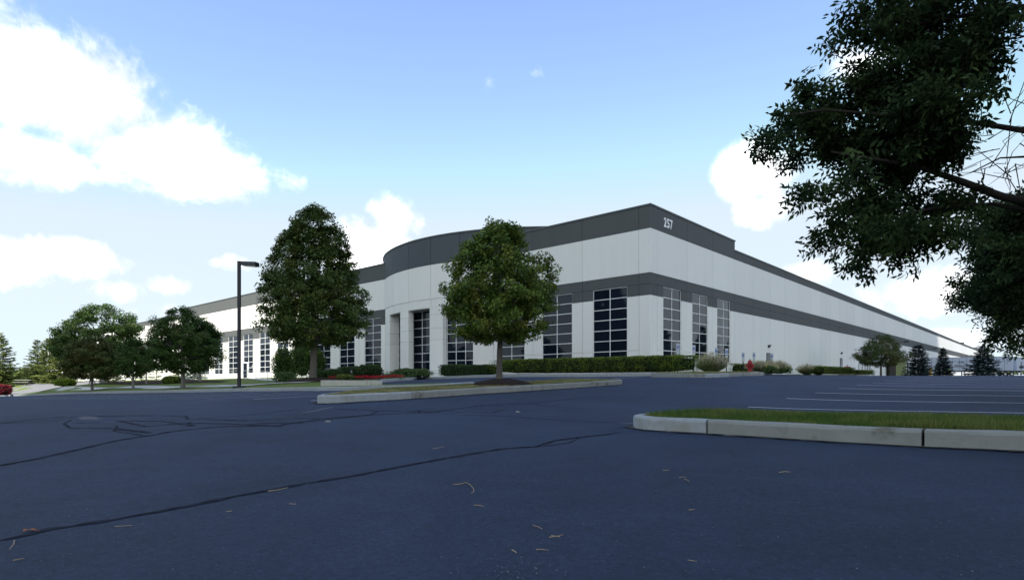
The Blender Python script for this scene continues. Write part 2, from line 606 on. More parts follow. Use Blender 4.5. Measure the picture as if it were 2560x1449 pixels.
def onto(px, py, fn=gz, y0=1.2, y1=140.0):
    """the place on the ground that a sight line meets"""
    a, b = y0, None
    y = y0
    h0 = None
    while y < y1:
        p = sp(px, py, y)
        h = p[2] - fn(p[0], p[1])
        if h0 is not None and h <= 0 < h0:
            a, b = yp, y
            break
        h0, yp = h, y
        y *= 1.04
    if b is None:
        p = sp(px, py, yp)
        return Vector((p[0], p[1], fn(p[0], p[1])))
    for _ in range(25):
        m_ = (a + b) / 2
        p = sp(px, py, m_)
        if p[2] - fn(p[0], p[1]) > 0:
            a = m_
        else:
            b = m_
    p = sp(px, py, (a + b) / 2)
    return Vector((p[0], p[1], fn(p[0], p[1])))


# axes of the site: U runs along the side wall, V along the front wall, both from the near corner
TH = R(41.256)
U = Vector((math.sin(TH), math.cos(TH)))
V = Vector((-math.cos(TH), math.sin(TH)))
CORNER = Vector(((1625.5 - PX0) / F * 38.0, 38.0))
SHEAR = .01232                                   # the site falls gently from right to left


def bw(u, v, z):
    x = CORNER.x + U.x * u + V.x * v
    y = CORNER.y + U.y * u + V.y * v
    return (x, y, z + SHEAR * (x - CORNER.x))


def grid_sheet(name, xs, ys, zfn, mat_, keep=None, dz=0.0):
    X, Y = np.meshgrid(xs, ys)
    Z = zfn(X.ravel(), Y.ravel()).reshape(X.shape) + dz
    nx, ny = len(xs), len(ys)
    idx = np.arange(nx * ny).reshape(ny, nx)
    q = np.stack([idx[:-1, :-1], idx[:-1, 1:], idx[1:, 1:], idx[1:, :-1]], -1).reshape(-1, 4)
    return link(name, npmesh(name, np.c_[X.ravel(), Y.ravel(), Z.ravel()], q, True), mat_)


# far land and the parking lot
fl = MB().add([(-3000, -3000, -4.2), (3000, -3000, -4.2), (3000, 3000, -4.2), (-3000, 3000, -4.2)], [(0, 1, 2, 3)]).build('ground', 'far_land')
tag(fl, kind='structure')


def spaced(a, b, near, far, c=0.0):
    out = [c]
    x = c
    while x < b:
        x += near + (far - near) * min(1, abs(x - c) / 60.0)
        out.append(x)
    x = c
    while x > a:
        x -= near + (far - near) * min(1, abs(x - c) / 60.0)
        out.insert(0, x)
    return np.array(out)


def clampz(X, Y):
    z = ground_z(X, Y)
    z = np.maximum(z, -4.0)
    return z


lot = grid_sheet('parking_lot', spaced(-110, 330, .45, 6), spaced(-60, 420, .45, 7), clampz, 'asphalt')
tag(lot, kind='structure')


def ribbon(name, pts, width, mat_, dz, zfn=gz, jitter=0.0, parent=None, step=.35, feather=0.0):
    """a flat strip laid on the ground along pts (xy), subdivided so that it follows the surface"""
    P2 = [Vector((p[0], p[1])) for p in pts]
    res = [P2[0]]
    for a, b in zip(P2[:-1], P2[1:]):
        n = max(1, int((b - a).length / step))
        for i in range(1, n + 1):
            res.append(a.lerp(b, i / n))
    mb = MB()
    vs = []
    ph = random.random() * 10
    for i, p in enumerate(res):
        t = (res[min(i + 1, len(res) - 1)] - res[max(i - 1, 0)]).normalized()
        nrm = Vector((-t.y, t.x))
        wd = width
        if jitter:
            wd = width * (1 + jitter * (math.sin(i * 1.7 + ph) * .5 + random.uniform(-.6, .6)))
            p = p + nrm * random.uniform(-.3, .3) * width * jitter
        if feather:
            wd *= min(1, (i + .3) / (len(res) * feather), (len(res) - i - .7) / (len(res) * feather))
        for s in (1, -1):
            q = p + nrm * wd / 2 * s
            vs.append((q.x, q.y, zfn(q.x, q.y) + dz))
    fs = [(2 * i, 2 * i + 1, 2 * i + 3, 2 * i + 2) for i in range(len(res) - 1)]
    o = MB().add(vs, fs).build(name, mat_, parent)
    return o


def poly_sheet(name, poly, zfn, mat_, dz=0.0, cell=1.0, parent=None, bulge=0.0):
    """fills a polygon (xy) with a sheet that follows zfn; made by ear clipping a subdivided outline via bmesh"""
    import bmesh
    bm = bmesh.new()
    pts = [Vector((p[0], p[1])) for p in poly]
    out = []
    for a, b in zip(pts, pts[1:] + pts[:1]):
        n = max(1, int((b - a).length / cell))
        for i in range(n):
            out.append(a.lerp(b, i / n))
    vs = [bm.verts.new((p.x, p.y, 0)) for p in out]
    bm.faces.new(vs)
    xs = [p.x for p in out]
    ys = [p.y for p in out]
    x = min(xs) + cell
    while x < max(xs):
        bmesh.ops.bisect_plane(bm, geom=bm.verts[:] + bm.edges[:] + bm.faces[:], plane_co=(x, 0, 0), plane_no=(1, 0, 0))
        x += cell
    y = min(ys) + cell
    while y < max(ys):
        bmesh.ops.bisect_plane(bm, geom=bm.verts[:] + bm.edges[:] + bm.faces[:], plane_co=(0, y, 0), plane_no=(0, 1, 0))
        y += cell
    bmesh.ops.triangulate(bm, faces=bm.faces[:])
    co = np.array([v.co for v in bm.verts])
    zz = zfn(co[:, 0], co[:, 1])
    for v, z in zip(bm.verts, zz):
        v.co.z = z + dz
        if bulge:
            dmin = min((Vector((v.co.x, v.co.y)) - p).length for p in out)
            v.co.z += bulge * min(1, dmin / .9)
    bmesh.ops.recalc_face_normals(bm, faces=bm.faces[:])
    if bm.faces and sum(f.normal.z for f in bm.faces) < 0:
        bmesh.ops.reverse_faces(bm, faces=bm.faces[:])
    me = bpy.data.meshes.new(name)
    bm.to_mesh(me)
    bm.free()
    me.polygons.foreach_set('use_smooth', [True] * len(me.polygons))
    return link(name, me, mat_, parent)


def kerb(name, pts, label=None, stone=2.8, width=.17, h=.17, mats=('kerb_concrete',), zfn=gz, closed=False, lip=.02, gap=.012, left_in=True, old=()):
    """kerb of cast stones along pts; the outer (road) face runs on pts, the stones lie to the inner side"""
    root = tag(empty(name), kind='structure')
    P2 = [Vector((p[0], p[1])) for p in pts]
    if closed:
        P2 = P2 + [P2[0]]
    # resample
    fine = [P2[0]]
    for a, b in zip(P2[:-1], P2[1:]):
        n = max(1, int((b - a).length / .22))
        for i in range(1, n + 1):
            fine.append(a.lerp(b, i / n))
    L = [0]
    for a, b in zip(fine[:-1], fine[1:]):
        L.append(L[-1] + (b - a).length)
    nst = max(1, round(L[-1] / stone))
    sg = 1 if left_in else -1
    prof = [(0, -.12), (0, h - .035), (.010, h - .010), (.035, h), (width, h), (width, -.12)]
    for k in range(nst):
        s0, s1 = L[-1] * k / nst + gap / 2, L[-1] * (k + 1) / nst - gap / 2
        m_ = max(2, int((s1 - s0) / .28) + 1)
        mb = MB()
        rows = []
        for j in range(m_ + 1):
            s = s0 + (s1 - s0) * j / m_
            i = max(0, min(len(fine) - 2, next((q for q in range(len(L) - 1) if L[q + 1] >= s), len(fine) - 2)))
            f_ = (s - L[i]) / max(1e-6, L[i + 1] - L[i])
            p = fine[i].lerp(fine[i + 1], f_)
            t0 = fine[max(0, i - 1)]
            t1 = fine[min(len(fine) - 1, i + 2)]
            t = (t1 - t0).normalized()
            nrm = Vector((-t.y, t.x)) * sg
            z = zfn(p.x, p.y)
            row = []
            for (a, b) in prof:
                q = p + nrm * a
                wob = random.uniform(-.003, .003)
                row.append((q.x + wob, q.y + wob, z + b + wob))
            rows.append(row)
        vs = [p for r_ in rows for p in r_]
        n = len(prof)
        fs = []
        for j in range(m_):
            for a in range(n - 1):
                q = (j * n + a, j * n + a + 1, (j + 1) * n + a + 1, (j + 1) * n + a)
                fs.append(q if left_in else q[::-1])
        c0 = tuple(range(n))
        c1 = tuple(m_ * n + a for a in range(n))
        fs += [c0[::-1] if left_in else c0, c1 if left_in else c1[::-1]]
        mb.add(vs, fs)
        mb.build('kerb_stone', 'kerb_concrete_pale' if k in old else mats[0], root)
    return root

# ------------------------------------------------------------------ the cumulus that shades the near part of the site
def passing_cloud():
    H = 520.0
    offx, offy = SUN_H.x * H / math.tan(R(SUN_EL)), SUN_H.y * H / math.tan(R(SUN_EL))
    poly = [(-72, 66), (-50, 49), (-35, 40.5), (-24.5, 40.5), (-19.5, 52), (-21.5, 70), (-10, 110), (40, 200), (100, 215), (116, 158), (140, 130), (170, 90), (140, 20), (90, -45), (30, -70), (-40, -70), (-95, -30), (-115, 30), (-97, 60)]
    P = [Vector(p) for p in poly]
    c = Vector((20, 50))
    rings = 9
    outl = []
    for a, b in zip(P, P[1:] + P[:1]):
        n = max(2, int((b - a).length / 3.0))
        for i in range(n):
            outl.append(a.lerp(b, i / n))
    outl = [p + (p - c).normalized() * (1.1 * math.sin(i * .9) + .8 * math.sin(i * 2.3 + 1)) for i, p in enumerate(outl)]
    n = len(outl)
    vs, fs = [], []
    for j in range(rings + 1):
        f_ = 1 - (j / rings) ** 1.4
        for i, p in enumerate(outl):
            q = c.lerp(p, f_)
            lump = 1 + .35 * math.sin(q.x * .13) * math.cos(q.y * .11) + .2 * math.sin(q.x * .31 + q.y * .27)
            zz = 0 if j == 0 else 20 * (1 - f_) ** .8 * lump
            vs.append((q.x + offx, q.y + offy, H + zz))
    for j in range(rings):
        for i in range(n):
            k = (i + 1) % n
            fs.append((j * n + i, j * n + k, (j + 1) * n + k, (j + 1) * n + i))
    base = len(vs)
    for j in range(1, rings + 1):
        f_ = 1 - (j / rings) ** 1.4
        for i, p in enumerate(outl):
            q = c.lerp(p, f_)
            vs.append((q.x + offx, q.y + offy, H - 9 * math.sqrt(1 - f_ * f_) * (1 + .5 * math.sin(q.x * .2) * math.sin(q.y * .17))))
    for i in range(n):
        k = (i + 1) % n
        fs.append((k, i, base + i, base + k))
        for j in range(rings - 1):
            fs.append((base + j * n + k, base + j * n + i, base + (j + 1) * n + i, base + (j + 1) * n + k))
    m = MB().add(vs, fs)
    return tag(m.build('cloud', 'cloud_white', smooth=True), kind='structure')


passing_cloud()

# ------------------------------------------------------------------ islands, kerbs, markings
NEG_V = -V


def loc2(o, a, b, t, w_):
    return Vector((o[0], o[1])) + a * t + b * w_


IS_O = Vector((-.728, 15.4))
IS = [loc2(IS_O, U, V, *q) for q in [(0, 0), (2.4, 0), (6.95, 0), (7.13, .12), (7.18, .4), (7.18, 1.8), (7.05, 2.15), (6.6, 2.25),
                                      (2, 2.25), (-2.0, 2.25), (-2.7, 1.95), (-3.6, 1.25), (-4.3, .68), (-4.62, .34), (-4.6, .12), (-4.35, 0), (-2.7, 0)]]
kerb('island_kerb', IS, closed=True, stone=2.5, old=(7, 8, 9))
RI_O = Vector((2.326, 7.07))
RI = [loc2(RI_O, NEG_V, U, *q) for q in [(0, 0), (3, 0), (6, 0), (9.5, 0), (9.5, 2.8), (5, 2.8), (1.6, 2.78), (.2, 2.35), (-.65, 1.65), (-1.12, 1.05), (-1.24, .6), (-1.15, .22), (-.85, 0)]]
kerb('verge_kerb', RI, closed=True, left_in=True, stone=2.05, gap=.025, old=(11, 12))
HI_O = Vector((8.76, 26.0))
HI = [loc2(HI_O, U, V, *q) for q in [(-.6, 0), (3, 0), (6.9, 0), (7.05, .12), (7.1, .4), (7.1, 2.5), (6.9, 2.75), (0, 2.8), (-.8, 2.5), (-1.2, 1.7), (-1.3, 1.0), (-1.1, .35)]]
kerb('hydrant_island_kerb', HI, closed=True, old=(0,))
LK_O = Vector((-11.0, 28.0))
LK = [LK_O + V * t for t in (-10.7, -5, 0, 10, 25, 45, 70, 96)]
strip_end = LK[0] + U * 2.3
kerb('lawn_kerb', [strip_end, LK[0] + U * .4 + NEG_V * .1, LK[0] + V * .25] + LK[1:], stone=3.2, left_in=False, zfn=gz, mats=('kerb_concrete_pale',))  # paler concrete puts the sunlit look of this kerb into its colour
BK = [(CORNER + U * -6.4 + V * v_) for v_ in (-5.2, 0, 5, 10, 15.2)] + [Vector((-6.6, 38.5)), Vector((-7.5, 33.6))]
kerb('walk_kerb', BK, stone=3.2, left_in=False, mats=('kerb_concrete_pale',))


def off(poly, d):
    """shrinks a closed counter-clockwise/clockwise outline by d"""
    c = sum((p for p in poly), Vector((0, 0))) / len(poly)
    n = len(poly)
    area = sum(poly[i].x * poly[(i + 1) % n].y - poly[(i + 1) % n].x * poly[i].y for i in range(n))
    sg = 1 if area > 0 else -1
    res = []
    for i in range(n):
        a, b, d_ = poly[i - 1], poly[i], poly[(i + 1) % n]
        t1, t2 = (b - a).normalized(), (d_ - b).normalized()
        n1 = Vector((-t1.y, t1.x)) * sg
        n2 = Vector((-t2.y, t2.x)) * sg
        m_ = (n1 + n2)
        m_ = m_.normalized() / max(.5, m_.normalized().dot(n1)) if m_.length > 1e-4 else n1
        res.append(b + m_ * d)
    return res


isl = poly_sheet('island_grass_bed', off(IS, .13), ground_z, 'dry_lawn', .13, .5, bulge=.05)
tag(isl, kind='structure')
ver = poly_sheet('verge_grass_bed', off(RI, .13), ground_z, 'lawn', .13, .5, bulge=.03)
tag(ver, kind='structure')
hyd = poly_sheet('hydrant_island_bed', off(HI, .13), ground_z, 'dry_lawn', .14, .6, bulge=.05)
tag(hyd, kind='structure')


def xy(p):
    return Vector((p[0], p[1]))


def bxy(u, v):
    q = bw(u, v, 0)
    return Vector((q[0], q[1]))


PL_A, PL_B = Vector((-8.95, 27.7)), Vector((-5.75, 25.35))     # front edge of the concrete planter
LAWN = [LK[0] + U * .14 + V * .14] + [p + U * .14 for p in LK[1:]] + [Vector((-150, 150)), Vector((-170, 230)), bxy(.6, 161), bxy(.6, 80), bxy(.6, 28), Vector((-8.7, 40.0)), Vector((-7.7, 33.4)),
        Vector((-6.4, 27.9)), PL_B + U * .5, strip_end + V * .2]
lawn = poly_sheet('lawn', LAWN, lawn_z, 'lawn', 0.0, 2.5)
tag(lawn, kind='structure')


def walk_z(X, Y):
    return ground_z(X, Y)


FB = [bxy(-6.24, -5.2), bxy(-6.24, 15.2), Vector((-6.75, 38.7)), Vector((-7.7, 33.4)), Vector((-9.2, 36)), Vector((-15, 48)), bxy(.4, 34), bxy(.4, 0), bxy(.4, -.4), bxy(2, -5.2)]
fb = poly_sheet('front_walk', FB, ground_z, 'sidewalk', .15, 1.2)
tag(fb, kind='structure')
# mulched planting bed along the front and beside the entrance
mb_ = poly_sheet('planting_bed', [bxy(-4.5, -4.8), bxy(-4.5, 11.6), bxy(-1.3, 13.2), bxy(-.2, 13.2), bxy(-.2, -.3), bxy(-.2, -4.8)], ground_z, 'mulch', .19, 1.0)
tag(mb_, kind='structure')
mb2 = poly_sheet('planting_bed', [Vector((-7.75, 33.5)), Vector((-6.85, 38.6)), bxy(-6.1, 14.6), bxy(-4.0, 19), bxy(-2.6, 22), bxy(-.3, 29), bxy(-.3, 34), Vector((-12.6, 42)), PL_A + U * 1.2 + V * .2, PL_A + U * .2, PL_B + U * .2], lambda X, Y: np.maximum(ground_z(X, Y) + .10, -.36 + (Y - 27) * .020), 'mulch', .0, 1.0)
tag(mb2, kind='structure')
sb = poly_sheet('side_bed', [bxy(-1, -5.4), bxy(14, -3.6), bxy(40, -4.2), bxy(51, -4.4), bxy(51, .3), bxy(0, .3), bxy(-1, -2)], ground_z, 'lawn', .10, 1.5)
tag(sb, kind='structure')

# grit and dirt gathered along the foot of the kerbs
mat('grit', (.085, .075, .06), .95, .05, var=.5, vscale=40, col2=(.03, .034, .045), c2scale=6, c2lo=.42, c2hi=.58)
dirt = tag(empty('kerb_grit'), kind='structure')
for pl_o in (IS, RI):
    cl_ = pl_o + [pl_o[0]]
    ribbon('grit_strip', off(pl_o, -.02) + [off(pl_o, -.02)[0]], .10, 'grit', .010, parent=dirt, step=.12, jitter=.9)

# parking lines
lines = tag(empty('parking_lines'), kind='structure')
ps = Vector((5.18, 13.0))
for k in range(10):
    a = ps + Vector((1.78, 2.03)) * k
    ribbon('parking_line', [a, a + NEG_V * 11], .085, 'road_paint', .012, parent=lines, step=.8, jitter=.06)
p0 = onto(633, 998.5)
p0 = Vector((p0.x, p0.y))
for k in range(-1, 13):
    a = p0 + V * 2.74 * k
    # runs up to the lawn kerb
    d = (LK_O - a).dot(U) - .05
    if d > .5:
        ribbon('parking_line', [a, a + U * d], .085, 'road_paint', .012, parent=lines, step=.8, jitter=.06)
for px_ in (1385, 1455, 1530):
    a = onto(px_, 946.5)
    a = Vector((a.x, a.y))
    ribbon('parking_line', [a, a + U * 4.0], .085, 'road_paint', .012, parent=lines, step=.8, jitter=.06)
a = bxy(17, -5.6)
ribbon('parking_line', [bxy(13.5, -5.7), bxy(17.5, -4.9)], .5, 'road_paint', .012, parent=lines, step=.8)

# sealed cracks in the asphalt
CR = [([(-60, 1172), (0, 1163), (100, 1145), (200, 1122), (290, 1101), (387, 1086), (430, 1078), (548, 1066), (640, 1064), (694, 1064), (730, 1057), (900, 1040)], .085),
      ([(-80, 1372), (0, 1351), (128, 1322), (303, 1296), (467, 1265), (621, 1234), (767, 1208), (900, 1186), (978, 1171), (1134, 1142), (1251, 1122), (1341, 1116), (1384, 1101), (1447, 1093), (1556, 1081)], .075),
      ([(1361, 1114), (1388, 1112), (1423, 1107), (1447, 1095)], .035),
      ([(760, 1049.5), (921, 1037), (1069, 1030.6), (1124, 1024), (1214, 1012), (1324, 1008), (1437, 996)], .10),
      ([(1104, 1034), (1172, 1037.5), (1276, 1041), (1413, 1050.6), (1547, 1056)], .075),
      ([(842, 1022), (952, 1027), (1045, 1028), (1104, 1031)], .10),
      ([(926, 1034), (945, 1030), (925, 1025)], .09),
      ([(1050, 1032), (1046, 1026), (1090, 1022)], .09),
      ([(1110, 1026), (1160, 1031), (1230, 1031), (1265, 1022)], .08),
      ([(0, 1058), (70, 1050), (131, 1044), (230, 1040), (400, 1038)], .10),
      ([(0, 1058), (90, 1056), (180, 1049)], .07),
      ([(180, 1049), (160, 1059), (175, 1070), (292, 1070), (380, 1081)], .07),
      ([(250, 1056), (180, 1057)], .08),
      ([(292, 1064), (285, 1077), (358, 1088)], .07), ([(290, 1073), (370, 1082)], .07),
      ([(292, 1051), (365, 1066), (464, 1057), (621, 1060.5), (708, 1066)], .10),
      ([(402, 1038.7), (464, 1040), (471, 1048), (621, 1037), (748, 1022)], .08),
      ([(507, 1048), (617, 1051), (748, 1046), (800, 1045)], .09),
      ([(300, 1052), (400, 1052), (455, 1060), (480, 1062)], .09),
      ([(640, 1058), (700, 1057), (760, 1056)], .08),
      ([(470, 1056), (482, 1063), (470, 1065)], .14),
      ([(1437, 996), (1480, 992), (1540, 990), (1600, 987)], .05),
      ([(1324, 1008), (1362, 1014), (1420, 1018), (1475, 1025)], .07)]
cr = tag(empty('crack_seals'), kind='structure')
for pts, wd in CR:
    ribbon('crack_seal', [onto(*p).xy for p in pts], wd * (.46 if pts[0][1] < 1100 else .64), 'seal', .004, parent=cr, step=.07, jitter=.75, feather=.03)
ribbon('scuff_mark', [onto(*p).xy for p in [(752, 1033), (790, 1026), (832, 1016)]], .10, 'scuff', .003, parent=cr, step=.1, jitter=.6, feather=.2)
ribbon('scuff_mark', [onto(*p).xy for p in [(1555, 1059), (1598, 1056)]], .14, 'scuff', .003, parent=cr, step=.1, jitter=.6, feather=.2)
ribbon('scuff_mark', [onto(*p).xy for p in [(208, 1040), (235, 1049)]], .2, 'scuff', .003, parent=cr, step=.1, jitter=.6, feather=.2)

# paths on the lawn
SW = [onto(140, 972.5, lz), onto(230, 971.2, lz), onto(400, 968.5, lz), onto(560, 964.5, lz), onto(660, 959.5, lz), onto(770, 955, lz)]
sw = ribbon('sidewalk', [p.xy for p in SW], 1.5, 'sidewalk', .03, zfn=lz, step=1.0)
tag(sw, kind='structure')
TRL = [Vector((-62, 72.5)), Vector((-52, 66)), Vector((-50.5, 71)), Vector((-52, 82)), Vector((-62, 92)), Vector((-80, 100)), Vector((-90, 96)), Vector((-86, 88)), Vector((-70, 80))]
tr = poly_sheet('path', TRL, lawn_z, 'trail', .035, 2.0)
tag(tr, kind='structure')
MU = [Vector(p) for p in [(-49, 67), (-38, 60), (-31, 56.5), (-27.5, 55.5), (-28, 58.5), (-36, 67), (-45, 77), (-49.5, 75)]]
mu = poly_sheet('mulch_bed', MU, lawn_z, 'mulch', .045, 1.5)
tag(mu, kind='structure')


# ------------------------------------------------------------------ the warehouse
zP, zL, zW, zB, zb, zJ, zT, zS = 11.08, 10.31, 9.61, 6.776, 5.33, 1.80, 6.059, 1.09
zR = 11.90
ZB = -1.2
WH = tag(empty('warehouse', bw(0, 0, 0)), 'long white warehouse with dark grey bands, curved entrance and number 257', 'building')
WL = Vector(WH.location)


def wl(u, v, z):
    q = bw(u, v, z)
    return (q[0] - WL.x, q[1] - WL.y, q[2] - WL.z)


def facade(face):
    """(s along wall, d outwards, z) -> place relative to the warehouse"""
    if face == 'front':
        return lambda s, d, z: wl(-d, s, z)
    return lambda s, d, z: wl(s, -d, z)


def wall_panel(face, s0, s1, top, win=None, thick=.25):
    fx = facade(face)
    g = .012
    a, b = s0 + g, s1 - g
    m = MB()

    def bx(x0, x1, d1, z0, z1, mi):
        if x1 - x0 < .01 or z1 - z0 < .01:
            return
        m.box(x0, x1, -thick, d1, z0, z1, mi)
    # base, dado, piers or full field, bands
    bx(a, b, 0, ZB, zS - .01, 0)
    if win:
        w0, w1 = win
        for (x0, x1) in ((a, w0), (w1, b)):
            bx(x0, x1, 0, zS + .01, zJ - .008, 0)
            bx(x0, x1, 0, zJ + .008, zb, 0)
            bx(x0, x1, .003, zb + .0005, zT - .009, 1)
    else:
        bx(a, b, 0, zS + .01, zb, 0)
        bx(a, b, .003, zb + .0005, zT - .009, 1)
    bx(a, b, .003, zT + .009, zB - .002, 1)
    bx(a, b, .035, zB, zW, 0)
    bx(a, b, .038, zW + .0005, top, 1)
    m.xf(fx)
    o = m.build('wall_panel', ['white_wall', 'grey_wall'], WH)
    return o


def backing(face, s0, s1, top):
    m = MB().box(s0, s1, -.30, -.22, ZB, top - .05)
    # leave it behind the grooves only
    m.xf(facade(face))
    return m.build('wall_core', 'groove', WH)


def window(face, w0, w1, z0=zS, z1=zT, cols=2, rows=7, door=None, depth=.10, fx=None, skip=()):
    fx = fx or facade(face)
    fr = MB()
    t = .045
    d0, d1 = -depth - .03, -depth + .045
    xs = [w0 + (w1 - w0) * i / cols for i in range(cols + 1)]
    zs = [z0 + (z1 - z0) * i / rows for i in range(rows + 1)]
    for i, x in enumerate(xs):
        a, b = (x, x + t) if i == 0 else ((x - t, x) if i == cols else (x - t / 2, x + t / 2))
        fr.box(a, b, d0, d1, z0, z1)
    for j, z in enumerate(zs):
        a, b = (z, z + t) if j == 0 else ((z - t, z) if j == rows else (z - t / 2, z + t / 2))
        for i in range(cols):
            fr.box(xs[i] + (t if i == 0 else t / 2) - .001, xs[i + 1] - (t if i == cols - 1 else t / 2) + .001, d0 + .004, d1 - .004, a, b)
    if depth < .2:
        # plaster reveal behind the frame line
        pass
    fr.xf(fx)
    o = fr.build('window', 'frame_white', WH)
    for i in range(cols):
        for j in range(rows):
            if (i, j) in skip:
                continue
            tilt = random.uniform(-.006, .006)
            p = MB().box(xs[i] + t * .45, xs[i + 1] - t * .45, -depth - .012, -depth + .012, zs[j] + t * .45, zs[j + 1] - t * .45)
            cx, cz = (xs[i] + xs[i + 1]) / 2, (zs[j] + zs[j + 1]) / 2
            ti, tj = random.uniform(-.004, .004), random.uniform(-.004, .004)
            p.xf(lambda s, d, z: (s, d + (s - cx) * ti + (z - cz) * tj, z)).xf(fx)
            p.build('pane', 'glass', o)
    return o


PW = 4.42
# front wall, right of the entrance
FR_P = [(0, .80, None), (.80, 5.24, (1.68, 4.38)), (5.24, 9.70, (6.13, 8.85)), (9.70, 13.75, (10.55, 13.20))]
for s0, s1, wn in FR_P:
    wall_panel('front', s0, s1, zP, wn)
    if wn:
        window('front', *wn)
# front wall, left of the entrance
s = 27.86
first = True
k = 0
while s < 160:
    s1 = 32.08 + PW * k
    wn = None
    if k <= 10:
        c = 29.87 + PW * k
        wn = (c - 1.36, c + 1.36)
    if k > 16:
        s1 = s + PW * 2
    wall_panel('front', s, s1, zP if s1 < 80.5 else zL, wn)
    if wn:
        if k == 6:
            # the window with a glazed door in it
            window('front', *wn, skip=((1, 0), (1, 1)))
        else:
            window('front', *wn)
    s = s1
    k += 1
FRONT_END = s
# side wall
SD_P = [(0, .95, None), (.95, 5.37, (1.80, 4.52)), (5.37, 9.90, (6.29, 9.04)), (9.90, 14.34, (10.78, 13.47))]
for s0, s1, wn in SD_P:
    wall_panel('side', s0 + (.26 if s0 == 0 else 0), s1, zP, wn)
    if wn:
        window('side', *wn)
s = 14.34
while s < 500:
    w_ = PW if s < 125 else PW * 3
    wall_panel('side', s, s + w_, zL)
    s += w_
SIDE_END = s
# corner post closing the two first panels
m = MB()
for z0, z1, mi, d in ((ZB, zS - .01, 0, 0), (zS + .01, zJ - .008, 0, 0), (zJ + .008, zb, 0, 0), (zb, zT - .009, 1, .003), (zT + .009, zB, 1, .003), (zB, zW, 0, .035), (zW, zP, 1, .038)):
    m.box(-d + .001, .255, -d + .0, .262, z0 + .001, z1 - .001, mi)
m.xf(lambda a, b, z: wl(a, b, z))
m.build('corner_post', ['white_wall', 'grey_wall'], WH)
# dark core just behind the grooves, roof deck
for face, a, b in (('front', .3, 13.7), ('front', 27.9, FRONT_END), ('side', .3, SIDE_END)):
    for z0, z1 in ((ZB, zS - .03), (zT + .03, zW + .2)):
        MB().box(a, b, -.29, -.16 if False else -.252, z0, z1).xf(facade(face)).build('wall_core', 'groove', WH)
roof = MB().hexa([wl(.25, .25, 9.2), wl(SIDE_END, .25, 9.2), wl(SIDE_END, FRONT_END, 9.2), wl(.25, FRONT_END, 9.2), wl(.25, .25, 9.45), wl(SIDE_END, .25, 9.45), wl(SIDE_END, FRONT_END, 9.45), wl(.25, FRONT_END, 9.45)])
roof.build('roof', 'roofing', WH)


def coping(face, a, b, z):
    L = 6.0
    s = a
    while s < b:
        e = min(b, s + L)
        MB().box(s + .004, e - .004, -.32, .085, z, z + .10).xf(facade(face)).build('coping', 'coping', WH)
        s = e
        if s > 150:
            L = 40


coping('front', -.085, 13.75, zP)
coping('front', 27.9, 79.6, zP)
coping('front', 79.6, FRONT_END, zL)
coping('side', .33, 14.40, zP)
coping('side', 14.41, SIDE_END, zL)

# --- drum over the entrance
RU, RV, RR = 13.35, 20.80, 15.10


def drum(ang, r, z):
    return wl(RU - r * math.cos(ang), RV + r * math.sin(ang), z)


A_E = math.asin(7.06 / RR)                   # half opening angle at the front wall


def arc_block(name, a0, a1, r0, r1, z0, z1, mat_, n=None, parent=WH):
    n = n or max(2, int(abs(a1 - a0) * RR / .45))
    m = MB()
    vs = []
    for i in range(n + 1):
        a = a0 + (a1 - a0) * i / n
        vs += [drum(a, r0, z0), drum(a, r1, z0), drum(a, r1, z1), drum(a, r0, z1)]
    fs = []
    for i in range(n):
        b, c = 4 * i, 4 * i + 4
        fs += [(b + 1, c + 1, c + 2, b + 2), (b + 3, c + 3, c, b), (b + 2, c + 2, c + 3, b + 3), (b, c, c + 1, b + 1)]
    fs += [(0, 1, 2, 3), (4 * n + 3, 4 * n + 2, 4 * n + 1, 4 * n)]
    m.add(vs, fs)
    o = m.build(name, mat_, parent)
    return o


NPAN = 5
for i in range(NPAN):
    a0 = -A_E + 2 * A_E * i / NPAN
    a1 = -A_E + 2 * A_E * (i + 1) / NPAN
    g = .0011
    arc_block('curved_panel', a0 + g, a1 - g, RR - .3, RR + .03, zB + .012, zW, 'white_wall')
    arc_block('curved_panel', a0 + g, a1 - g, RR - .3, RR, 6.05, zB - .002, 'white_wall')
    arc_block('curved_band', a0 + g, a1 - g, RR - .3, RR + .034, zW + .001, zR, 'drum_wall')
    arc_block('coping', a0 + g / 3, a1 - g / 3, RR - .36, RR + .085, zR + .001, zR + .10, 'coping')
arc_block('wall_core', -A_E, A_E, RR - .36, RR - .31, 6.06, zR - .05, 'groove')
# the raised drum carries on over the roof behind the front parapet
for sg in (-1, 1):
    arc_block('curved_band', sg * A_E, sg * (A_E + .42), RR - .3, RR + .02, 9.4, zR, 'drum_wall')
    arc_block('coping', sg * A_E, sg * (A_E + .42), RR - .36, RR + .075, zR + .001, zR + .10, 'coping')


def ang_of(px):
    """angle on the drum seen at a column of the photograph (nearest crossing)"""
    r_ = (px - PX0) / F
    best = None
    for i in range(2001):
        a = -A_E + 2 * A_E * i / 2000
        q = bw(RU - RR * math.cos(a), RV + RR * math.sin(a), 0)
        e = abs(q[0] / q[1] - r_)
        if best is None or e < best[0]:
            best = (e, a)
    return best[1]


# piers: right wing of curved wall, two columns, left pier
aR0, aR1 = ang_of(1226), ang_of(1182.5)
c20, c21 = ang_of(1107), ang_of(1074)
c10, c11 = ang_of(1021), ang_of(1000.5)
aL0, aL1 = ang_of(974.5), ang_of(965)


